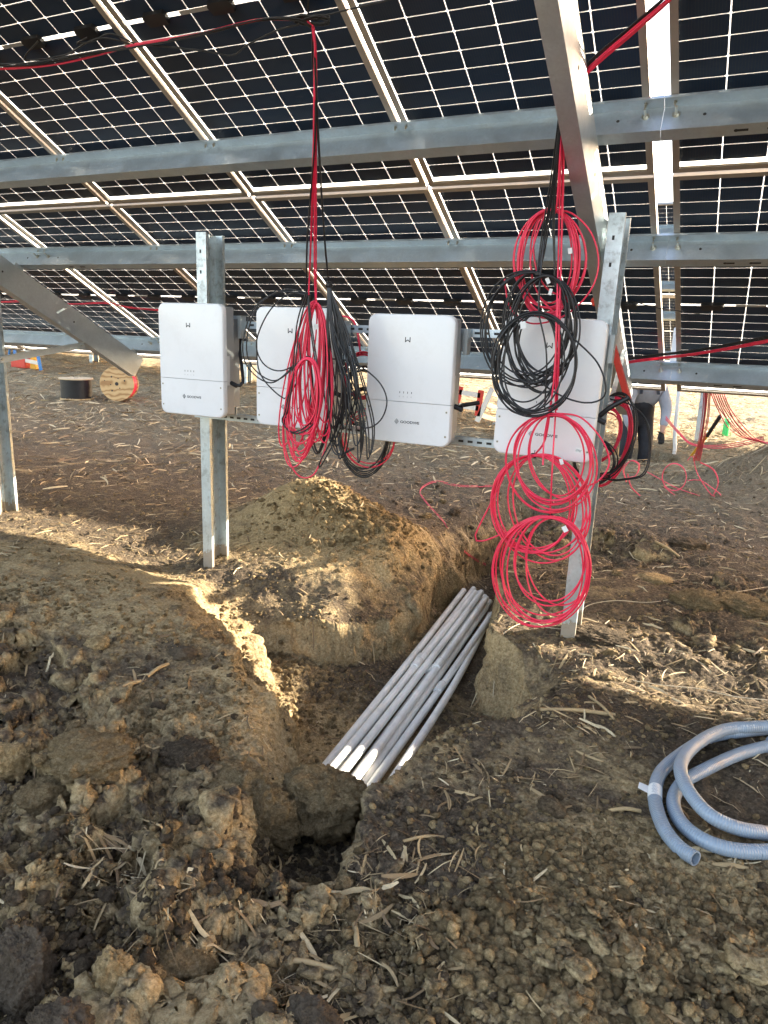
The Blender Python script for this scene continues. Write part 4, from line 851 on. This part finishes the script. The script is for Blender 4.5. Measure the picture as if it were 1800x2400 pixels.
# low pipe rail of the table behind
def person():
    b = gh(1512, 1068); Yp = 6.9; x0 = atY(1493, 1000, Yp)[0]; z0 = ZG-.36; e = empty('person', (x0, Yp, z0))
    def skin(name, verts, edges, radii, mat, parent, root=0, sub=2):
        me = bpy.data.meshes.new(name); me.from_pydata(verts, edges, []); o = bpy.data.objects.new(name, me); COL.objects.link(o); o.parent = parent
        md = o.modifiers.new('s', 'SKIN'); md.use_smooth_shade = True
        for i, r in enumerate(radii): me.skin_vertices[0].data[i].radius = (r, r) if not isinstance(r, tuple) else r; me.skin_vertices[0].data[i].use_root = (i == root)
        sb = o.modifiers.new('u', 'SUBSURF'); sb.levels = sub; sb.render_levels = sub; me.materials.append(mat); return o
    # facing the camera's left-front, bent at the waist
    hip = (0, 0, .92); wa = (-.01, -.06, 1.06); ch = (-.03, -.24, 1.27); nk = (-.05, -.40, 1.40); hd = (-.07, -.50, 1.46); ht = (-.09, -.56, 1.58)
    V = [hip, wa, ch, nk, hd, ht, (.10, 0, .86), (.13, -.08, .46), (.13, .02, .07), (.14, -.14, .04), (-.10, 0, .86), (-.14, -.10, .46), (-.13, .0, .07), (-.14, -.16, .04),
         (.19, -.28, 1.30), (.27, -.34, 1.02), (.20, -.46, .80), (.19, -.48, .72), (-.22, -.30, 1.28), (-.30, -.40, 1.0), (-.24, -.50, .78), (-.24, -.52, .70)]
    E_ = [(0, 1), (1, 2), (2, 3), (3, 4), (4, 5), (0, 6), (6, 7), (7, 8), (8, 9), (0, 10), (10, 11), (11, 12), (12, 13), (2, 14), (14, 15), (15, 16), (16, 17), (2, 18), (18, 19), (19, 20), (20, 21)]
    Rr = [(.17, .13), (.16, .12), (.19, .14), .06, .085, .08, .10, .07, .05, .04, .10, .07, .05, .04, .075, .055, .04, .033, .075, .055, .04, .033]
    skin('body', V, E_, Rr, M['skin'], e)
    # clothing
    skin('hoodie', [V[1], V[2], (-.04, -.34, 1.36), V[14], V[15], V[16], V[18], V[19], V[20]], [(0, 1), (1, 2), (1, 3), (3, 4), (4, 5), (1, 6), (6, 7), (7, 8)], [(.19, .145), (.215, .165), .10, .10, .078, .056, .10, .078, .056], M['hoodie'], e)
    skin('bib_overalls', [(-.03, -.24, 1.24), V[0], V[6], V[7], (.13, .01, .10), V[10], V[11], (-.13, 0, .10), (-.01, -.08, 1.04)], [(0, 8), (8, 1), (1, 2), (2, 3), (3, 4), (1, 5), (5, 6), (6, 7)], [(.17, .19), (.20, .165), .13, .10, .085, .13, .10, .085, (.21, .175)], M['bib'], e, 1)
    for sx in (-.13, .10): MB().bar((sx, -.42, 1.24), (sx*.9, -.36, 1.42), .035, .012).build('strap', M['bib'], e)
    skin('cap', [(-.075, -.50, 1.56), (-.10, -.57, 1.62)], [(0, 1)], [.10, .085], M['cap'], e, 0); MB().box(-.17, -.02, -.72, -.60, 1.56, 1.572).build('cap_brim', M['cap'], e)
    for s, (hx, hy, hz_), mt in ((1, V[21], M['glove']), (-1, V[17], M['bglove'])):
        vs = [(hx, hy, hz_+.04), (hx, hy-.005, hz_-.045)]; ed = [(0, 1)]; rr = [.034, .040]
        for k in range(4):
            x = hx-.030+k*.020; L = (.050, .060, .056, .044)[k]; i = len(vs); vs += [(x, hy-.012, hz_-.080), (x, hy-.020, hz_-.080-L*.55), (x, hy+.004, hz_-.080-L)]; ed += [(1, i), (i, i+1), (i+1, i+2)]; rr += [.0125, .0115, .010]
        i = len(vs); vs += [(hx+.045*s, hy-.02, hz_-.03), (hx+.052*s, hy-.035, hz_-.075)]; ed += [(0, i), (i, i+1)]; rr += [.014, .012]
        skin('glove', vs, ed, rr, mt, e, 0, 1)
    for x in (.13, -.135): skin('boot', [(x, .05, .05), (x, -.06, .045), (x, -.17, .04)], [(0, 1), (1, 2)], [.055, .05, .04], M['boot'], e)
    e.rotation_euler = (0, 0, radians(24))
    tag(e, 'person in grey hoodie, black bib overalls and work gloves bending over the far trench', 'person')
person()

# ------------------------------------------------------------------ clods, stones and straw
def ico(sub):
    import bmesh
    bm = bmesh.new(); bmesh.ops.create_icosphere(bm, subdivisions=sub, radius=1.); V = np.array([v.co[:] for v in bm.verts]); Fc = np.array([[v.index for v in f.verts] for f in bm.faces]); bm.free(); return V, Fc
def rock_shape(sub, seed, rough=.35, ang=.5):
    V, Fc = ico(sub); s = np.array([seed*3.7, seed*1.3, seed*.9]); rr = np.random.RandomState(seed)
    for _ in range(9):      # chop flat facets
        n = rr.normal(size=3); n /= np.linalg.norm(n); d = rr.uniform(.62, .92); h = V@n-d; V = V-np.where(h > 0, h*ang, 0)[:, None]*n
    r = 1+rough*fbm(V+s, .9, 3)+rough*.4*fbm(V+s, .3, 2)
    if sub >= 4: r = r+.34*np.abs(fbm(V+s, .45, 5))-.20*np.abs(fbm(V+s, .2, 4))+.07*fbm(V+s, .05, 3)
    return V*r[:, None], Fc
PIPES = [(atZ(*a, -2.7)[:2], atZ(*b, -2.7)[:2]) for a, b in zip(near, far)]
def scatter(name, n, gen, size, mat, label, seed, sub=1, sink=.3, flat=.75):
    rg = np.random.RandomState(seed); T = [rock_shape(sub, 100+seed*10+i, .55, .85) for i in range(8)]; xy = gen(rg, n); n = len(xy); z = height(xy[:, 0], xy[:, 1])+ZG; sz = size(rg, n, xy)
    Vs, Fs, b = [], [], 0
    for k in range(8):
        idx = np.where(np.arange(n) % 8 == k)[0]
        if not len(idx): continue
        V, Fc = T[k]; m_ = len(idx); a = rg.uniform(0, 2*pi, m_); ca, sa = np.cos(a), np.sin(a); S = sz[idx][:, None]*rg.uniform(.7, 1.25, (m_, 3)); S[:, 2] *= flat
        W = V[None]*S[:, None, :]; X = W[..., 0]*ca[:, None]-W[..., 1]*sa[:, None]; Yy = W[..., 0]*sa[:, None]+W[..., 1]*ca[:, None]
        P = np.stack([X+xy[idx, 0][:, None], Yy+xy[idx, 1][:, None], W[..., 2]+(z[idx]+S[:, 2]*(1-2*sink)*.6)[:, None]], -1)
        Vs.append(P.reshape(-1, 3)); Fs.append((Fc[None]+(np.arange(m_)*len(V))[:, None, None]+b).reshape(-1, 3)); b += m_*len(V)
    o = mkobj(name, np.vstack(Vs), np.vstack(Fs), mat, smooth=sub > 1); return tag(o, label, 'soil', kind='stuff')
def near_pts(rg, n, dens):    # random ground points seen in the picture, weighted by dens(x,y)
    out = []; tot = 0
    while tot < n:
        r = np.exp(rg.uniform(np.log(1.0), np.log(9.), n*2)); a = np.radians(rg.uniform(-36, 36, n*2))-YAW; x = CAM[0]+r*np.sin(a); y = CAM[1]+r*np.cos(a)
        k = rg.uniform(0, 1, n*2) < dens(x, y); P = np.stack([x, y], 1)[k]; out.append(P); tot += len(P)
    return np.vstack(out)[:n]
def off_pipes(P):
    d = np.full(len(P), 9.)
    for a, b in PIPES: ab = b-a; t = np.clip(((P-a)@ab)/(ab@ab), 0, 1.2); d = np.minimum(d, np.linalg.norm(P-(a+t[:, None]*ab), axis=1))
    return d
def dens_clay(x, y):
    P = np.stack([x, y, 0*x], 1); c = clay_at(x, y); d = .22+.8*c**2; d = d+.5*np.exp(-(((x-1.65)/.75)**4+((y+2.15)/.45)**4)); d = d*(.15+1.5*sstep(-.25, .4, fbm(P, .4, 3, 5.)))*(1-.75*np.exp(-(((x-.95)/.28)**4+((y+1.9)/.42)**4)))
    return np.clip(d*(off_pipes(P[:, :2]) > .05), 0, 1)
def size_exp(lo, hi, p=3.2):
    def f(rg, n, xy): u = rg.uniform(0, 1, n)**p; return lo+(hi-lo)*u
    return f
def gravel_size(rg, n, xy):
    base = .0024+.015*rg.uniform(0, 1, n)**4; k = np.exp(-(((xy[:, 0]-1.6)/.75)**4+((xy[:, 1]+2.25)/.5)**4)); return base*(1+.35*k)
scatter('loose_clods', 34000, lambda rg, n: near_pts(rg, n, dens_clay), gravel_size, M['clod'], 'loose yellow-brown clay crumbs covering the spoil and the foreground', 3)
def dens_dark(x, y):
    P = np.stack([x, y, 0*x], 1); return np.clip((.8*(1-clay_at(x, y))**2)*sstep(-.15, .35, fbm(P, .6, 2, 15.))*(off_pipes(P[:, :2]) > .05), 0, 1)
scatter('loose_topsoil', 8000, lambda rg, n: near_pts(rg, n, dens_dark), size_exp(.003, .020, 5), M['clod_dark'], 'loose dark topsoil crumbs scattered over the ground', 4)
def dam(rg, n):
    c = np.array([gh(*p)[:2] for p in ((760, 2010), (720, 1980), (640, 2060), (560, 2100), (480, 2150), (330, 2200), (150, 2250), (700, 2200))]); i = rg.randint(0, len(c), n); return c[i]+rg.normal(size=(n, 2))*.075
scatter('loose_topsoil', 1500, dam, size_exp(.004, .024, 3.5), M['clod_dark'], 'dark crumbled soil piled at the near end of the trench', 6)

def mound_pts(rg, n): P = np.stack([rg.normal(-.72, .30, n), rg.normal(.72, .22, n)], 1); return P
scatter('mound_clods', 1100, mound_pts, size_exp(.006, .034, 3), M['clod'], 'crumbly clay lumps on the crest and flank of the spoil heap', 8)
def foot_pts(rg, n): return np.vstack([np.stack([rg.normal(-.40, .22, n//2), rg.normal(-.52, .12, n//2)], 1), np.stack([rg.normal(-.30, .20, n-n//2), rg.normal(-.95, .22, n-n//2)], 1)])
scatter('trench_rubble', 1300, lambda rg, n: (lambda P: P[off_pipes(P) > .06])(foot_pts(rg, n)), size_exp(.004, .024, 4), M['clod'], 'clay crumbs fallen to the foot of the trench walls', 9)
def grit_pts(rg, n): return np.stack([rg.uniform(1.05, 2.3, n), rg.uniform(-2.65, -1.75, n)], 1)
scatter('gravelly_clods', 3200, lambda rg, n: (lambda P: P[(fbm(np.c_[P, 0*P[:, 0]], .3, 2, 8.) > -.15-.5*(P[:, 0]-1.4))])(grit_pts(rg, n)), size_exp(.005, .017, 2.2), M['clod'], 'pale gravelly clay clods heaped at the lower right', 10)
def big(px, py, wpx, hpx, label, cat, mat, seed, squash=.8, sub=5, sink=.25, rz=0., name='soil_clod', rough=.35, ang=.5, group=None, tilt=0., zc=None):
    p = gh(px, py+hpx*.35) if zc is None else atZ(px, py, ZG+zc); s = (p-CAM)@FW; rx = wpx/2/F*s; rh = hpx/2/F*s*squash
    V, Fc = rock_shape(sub, seed, rough, ang); V, Fc = rock_shape(6, seed, rough, ang) if wpx > 110 else (V, Fc); o = mkobj(name, V*np.array([rx, rx*.8, rh]), Fc, mat, smooth=True); o.location = (p[0], p[1], p[2]+(rh*(1-2*sink) if zc is None else 0)); o.rotation_euler = (tilt, 0, rz); return tag(o, label, cat, group)
big(770, 1880, 215, 215, 'large crumbly clay block sitting at the near end of the conduits', 'clod', M['clod'], 1, .8, rz=.5, ang=.8, zc=-.10)
big(600, 1915, 190, 190, 'smooth pale clay block left of the large crumbly one', 'clod', M['clod'], 2, 1., ang=.8, zc=-.09)
big(465, 1955, 150, 130, 'clay block in the shade, third from the conduits', 'clod', M['clod'], 3, .9, ang=.8, zc=-.05)
big(545, 1800, 190, 120, 'jagged clay lump on the edge of the left bank above the smooth block', 'clod', M['clod'], 4, .55, sink=.45, ang=.8)
big(450, 1730, 150, 140, 'black topsoil lump on the left bank', 'clod', M['clod_dark'], 5, .45, sink=.5)
big(200, 1715, 230, 150, 'broad cracked clay mound at the left with smaller lumps round it', 'clod', M['clod'], 6, .5, sink=.5, ang=.8)
big(100, 1830, 130, 110, 'round clay lump just below the broad cracked one at left', 'clod', M['clod'], 7, .6, sink=.45, ang=.8)
big(20, 1740, 110, 150, 'clay lump cut by the left picture edge', 'clod', M['clod'], 8, .6, sink=.4)
big(430, 1525, 66, 36, 'flat grey stone lying on the left bank', 'stone', M['stone'], 9, .8, 4, name='stone')
big(60, 2250, 175, 190, 'pointed grey-brown rock at the bottom left', 'stone', M['stone'], 10, 1.1, name='stone', ang=.9, rough=.2)
big(140, 2385, 150, 90, 'pale stone cut by the bottom edge at left', 'stone', M['stone'], 11, .9, name='stone')
big(620, 2365, 70, 70, 'small pale stone at the bottom edge left of centre', 'stone', M['stone'], 12, .9, 4, name='stone')
big(430, 2235, 150, 95, 'wedge of yellow clay with a flat top in the lower left foreground', 'clod', M['clod'], 13, .8, ang=.9, rough=.2)
big(270, 2260, 90, 130, 'upright rounded clay lump between the pointed rock and the clay wedge', 'clod', M['clod'], 14, .9)
big(735, 2370, 130, 90, 'dark rounded rock at the bottom edge near the centre', 'stone', M['stone'], 15, .8, name='stone')
big(1292, 1880, 66, 60, 'dark cracked lump of earth in the middle of the right bank', 'clod', M['clod_dark'], 16, .7, 4)
big(1640, 1380, 130, 100, 'grey-brown boulder of soil behind the pale wire at right', 'clod', M['clod'], 17, .5, sink=.45)
big(1530, 1340, 90, 50, 'smaller soil lump left of the grey-brown boulder', 'clod', M['clod'], 18, .5, 4, sink=.45)
big(1400, 1470, 130, 60, 'cracked dark lump right beside the foot of the right post', 'clod', M['clod_dark'], 19, .5, sink=.45)
big(1740, 1390, 150, 90, 'broad lump of soil near the right edge behind the string', 'clod', M['clod'], 20, .45, sink=.5)
big(1610, 1255, 90, 70, 'dark lump of topsoil behind the straw at right', 'clod', M['clod_dark'], 21, .5, sink=.45)
big(230, 1500, 60, 40, 'small clod on the open left bank', 'clod', M['clod'], 22, .8, 4)
RG = random.Random(9); protoR = []
for i, (m_, nm) in enumerate([('clod', 0), ('clod_dark', 1), ('clod', 2), ('clod_dark', 3)]): V, Fc = rock_shape(4, 200+i, .42, .95); me = mkobj('soil_clod', V, Fc, M[m_], smooth=True); me.data.set_sharp_from_angle(angle=radians(28)); protoR.append(me)
areas = [((0, 500), (1950, 2395), 36, .022), ((500, 980), (2050, 2395), 40, .019), ((1000, 1800), (2050, 2395), 90, .013), ((0, 560), (1640, 1960), 34, .024), ((1300, 1800), (1250, 1600), 26, .030), ((560, 900), (1150, 1300), 0, .022), ((900, 1150), (1130, 1330), 22, .035), ((640, 860), (1560, 1740), 12, .016)]
k = 0
for (x0, x1), (y0, y1), n, s in areas:
    for _ in range(n):
        px, py = RG.uniform(x0, x1), RG.uniform(y0, y1); p = gh(px, py)
        if off_pipes(np.array([p[:2]]))[0] < .09: continue
        j = k % 4; o = protoR[j] if k < 4 else protoR[j].copy()
        if k >= 4: COL.objects.link(o)
        k += 1; q = s*(.5+1.1*RG.random()**2); o.location = (p[0], p[1], p[2]+q*.25); o.scale = (q*RG.uniform(.8, 1.3), q*RG.uniform(.7, 1.1), q*RG.uniform(.5, .85)); o.rotation_euler = (RG.uniform(-.3, .3), RG.uniform(-.3, .3), RG.uniform(0, 6))
        dk = j % 2; tag(o, ('fist-sized dark topsoil clod strewn on the ground' if dk else 'fist-sized yellow-brown clay clod strewn on the ground'), 'clod', 'dark topsoil clods' if dk else 'yellow-brown clay clods')

def straw(name, n, gen, lens, wid, label, seed, dz=.004, tiltmax=.35):
    rg = np.random.RandomState(seed); xy = gen(rg, n); n = len(xy); L = lens(rg, n, xy); W = wid(rg, n)*np.clip(L/.08, .5, 1.4); a = rg.uniform(0, 2*pi, n); seg = 4
    bend = rg.normal(0, .40, n); t = np.linspace(-.5, .5, seg+1); tl_ = rg.uniform(-tiltmax, tiltmax, n)**3*4; up = rg.uniform(0, .3, n)
    ang = a[:, None]+bend[:, None]*t[None]; dx = np.cos(ang)*L[:, None]/seg; dy = np.sin(ang)*L[:, None]/seg
    X = xy[:, 0:1]+np.cumsum(dx, 1)-dx.sum(1, keepdims=True)/2; Yy = xy[:, 1:2]+np.cumsum(dy, 1)-dy.sum(1, keepdims=True)/2
    z0 = height(X.ravel(), Yy.ravel()).reshape(X.shape)+ZG
    lin = np.linspace(0, 1, seg+1)[None]; zl = np.maximum(z0[:, :1]*(1-lin)+z0[:, -1:]*lin, z0-.004); Z = zl+dz+rg.uniform(0, 1, (n, 1))*dz+tl_[:, None]*t[None]*L[:, None]+(up*L)[:, None]*(.25-t[None]**2)*.5
    nx, ny = -np.sin(ang), np.cos(ang); tp = (1-.5*np.abs(t*2)**3)[None]*W[:, None]/2; roll = rg.uniform(-.9, .9, n)[:, None]
    def side(s, zz): return np.stack([X+s*nx*tp*np.cos(roll), Yy+s*ny*tp*np.cos(roll), Z+s*tp*np.sin(roll)+zz], -1)
    A, B, C_ = side(-1, 0), side(0, .35*tp), side(1, 0); V = np.stack([A, B, C_], 2).reshape(-1, 3)   # folded blade
    base = (np.arange(n)*(seg+1)*3)[:, None, None]; i = np.arange(seg)[None, :, None]*3; j = np.array([0, 1])[None, None, :]
    q = np.stack([base+i+j, base+i+j+1, base+i+3+j+1, base+i+3+j], -1).reshape(-1, 4)
    return tag(mkobj(name, V, q, M['straw']), label, 'straw', kind='stuff')
def dens_straw(x, y):
    P = np.stack([x, y, 0*x], 1); c = sstep(.0, .42, fbm(P, .35, 3, 25.)); d = .04+.7*c**1.5+.5*sstep(1.2, 2.4, y)
    d = d+.9*np.exp(-(((x-1.9)/.9)**2+((y+.2)/.55)**2)); d = d*(1-.75*np.exp(-((x+1.4)/.9)**2-((y+.6)/.6)**2)); d = d*(1-.55*np.exp(-((x+.7)/.9)**2-((y-.9)/.6)**2))
    d = d*(1-.45*np.exp(-(((x-1.65)/.75)**4+((y+2.2)/.45)**4)))
    return np.clip(d*(off_pipes(P[:, :2]) > .07), 0, 1)
ln = lambda lo, hi, p: (lambda rg, n, xy: lo+(hi-lo)*rg.uniform(0, 1, n)**p)
straw('corn_straw', 5200, lambda rg, n: near_pts(rg, n, dens_straw), ln(.012, .12, 2.4), lambda rg, n: rg.uniform(.002, .012, n), 'pale dry corn straw and husk scraps strewn over the near ground', 31)
def clump_pts(rg, n):
    c = np.array([gh(*p)[:2] for p in ((700, 1905), (640, 2130), (820, 2150), (760, 2230), (860, 2110), (1130, 1650), (1290, 1690), (1180, 1820), (960, 1980), (1000, 2050), (1230, 2080), (330, 1610), (560, 1700), (230, 2070), (240, 2000), (380, 2080), (620, 2250), (1500, 1640), (1340, 1560), (950, 2200), (1080, 1800), (740, 1560), (640, 1500))]); i = rg.randint(0, len(c), n); return c[i]+rg.normal(size=(n, 2))*np.array([.075, .05])
straw('corn_straw', 620, clump_pts, ln(.012, .12, 2.4), lambda rg, n: .0015+.0095*rg.uniform(0, 1, n)**1.6, 'split corn stalks and husks gathered in small drifts', 35, .006, .6)
straw('corn_straw', 2200, lambda rg, n: near_pts(rg, n, dens_straw), ln(.01, .14, 2), lambda rg, n: rg.uniform(.0008, .002, n), 'fine dry root hairs and stems on the near ground', 32)
def band_pts(r0, r1):
    def g(rg, n):
        r = np.exp(rg.uniform(np.log(r0), np.log(r1), n)); a = np.radians(rg.uniform(-38, 38, n))-YAW; return np.stack([CAM[0]+r*np.sin(a), CAM[1]+r*np.cos(a)], 1)
    return g
def far_pts(rg, n):
    P = band_pts(6.5, 60)(rg, n*2); r = np.hypot(P[:, 0]-CAM[0], P[:, 1]-CAM[1]); c = fbm(np.stack([P[:, 0]*.5, P[:, 1], 0*r], 1), 1.1, 3, 44.); return P[rg.uniform(0, 1, n*2) < sstep(6.5, 13, r)*(.35+.65*sstep(-.3, .15, c))][:n]
straw('corn_straw', 22000, band_pts(4.7, 13), ln(.015, .13, 2.6), lambda rg, n: .0012+.007*rg.uniform(0, 1, n)**2, 'dry corn straw matted over the shaded middle ground', 33, .008)
straw('corn_straw', 72000, far_pts, ln(.03, .24, 2.2), lambda rg, n: .003+.013*rg.uniform(0, 1, n)**1.6, 'bright corn stubble and straw covering the sunlit far field', 34, .02)
# a few stalks one can point to
def stalk(a, b, r, label, bend=.01):
    A, B = gp(*a, r), gp(*b, r); mid = (A+B)/2+np.array([0, 0, bend]); e = tag(strands('corn_stalk', [[A, mid, B]], r, M['straw'], k=8), label, 'stalk')
stalk((1535, 1272), (1592, 1308), .010, 'thick pale corn stalk lying on the soil behind the boulder at right')
stalk((1490, 1290), (1550, 1312), .007, 'thin pale corn stalk left of the thick one at right')
stalk((1265, 1668), (1440, 1680), .009, 'long brown corn stalk lying below the sunlit patch')
stalk((1380, 1635), (1440, 1690), .006, 'narrow stalk crossing the long brown one')
stalk((1425, 1905), (1500, 1905), .007, 'bone-pale twisted husk lying left of the grey coil')
stalk((1350, 2055), (1382, 2098), .005, 'short pale husk standing beside the loose clods')
stalk((945, 1975), (1040, 1965), .005, 'curled white leaf strip on the dark right bank')
stalk((345, 1590), (395, 1560), .008, 'split corn stalk pieces below the flat grey stone')
stalk((270, 1625), (330, 1600), .008, 'broken corn stalk end on the left bank')
stalk((345, 2095), (460, 2100), .004, 'long curved straw in the hollow at lower left')
stalk((185, 2090), (262, 2135), .004, 'straw blade lying on the lump at far lower left')
stalk((652, 2255), (790, 2280), .007, 'pale stalk lying right of the clay wedge')
stalk((830, 2170), (838, 2230), .008, 'short yellow stalk piece standing in the central litter')
stalk((530, 2270), (524, 2370), .005, 'green-yellow blade standing up at the bottom centre-left')
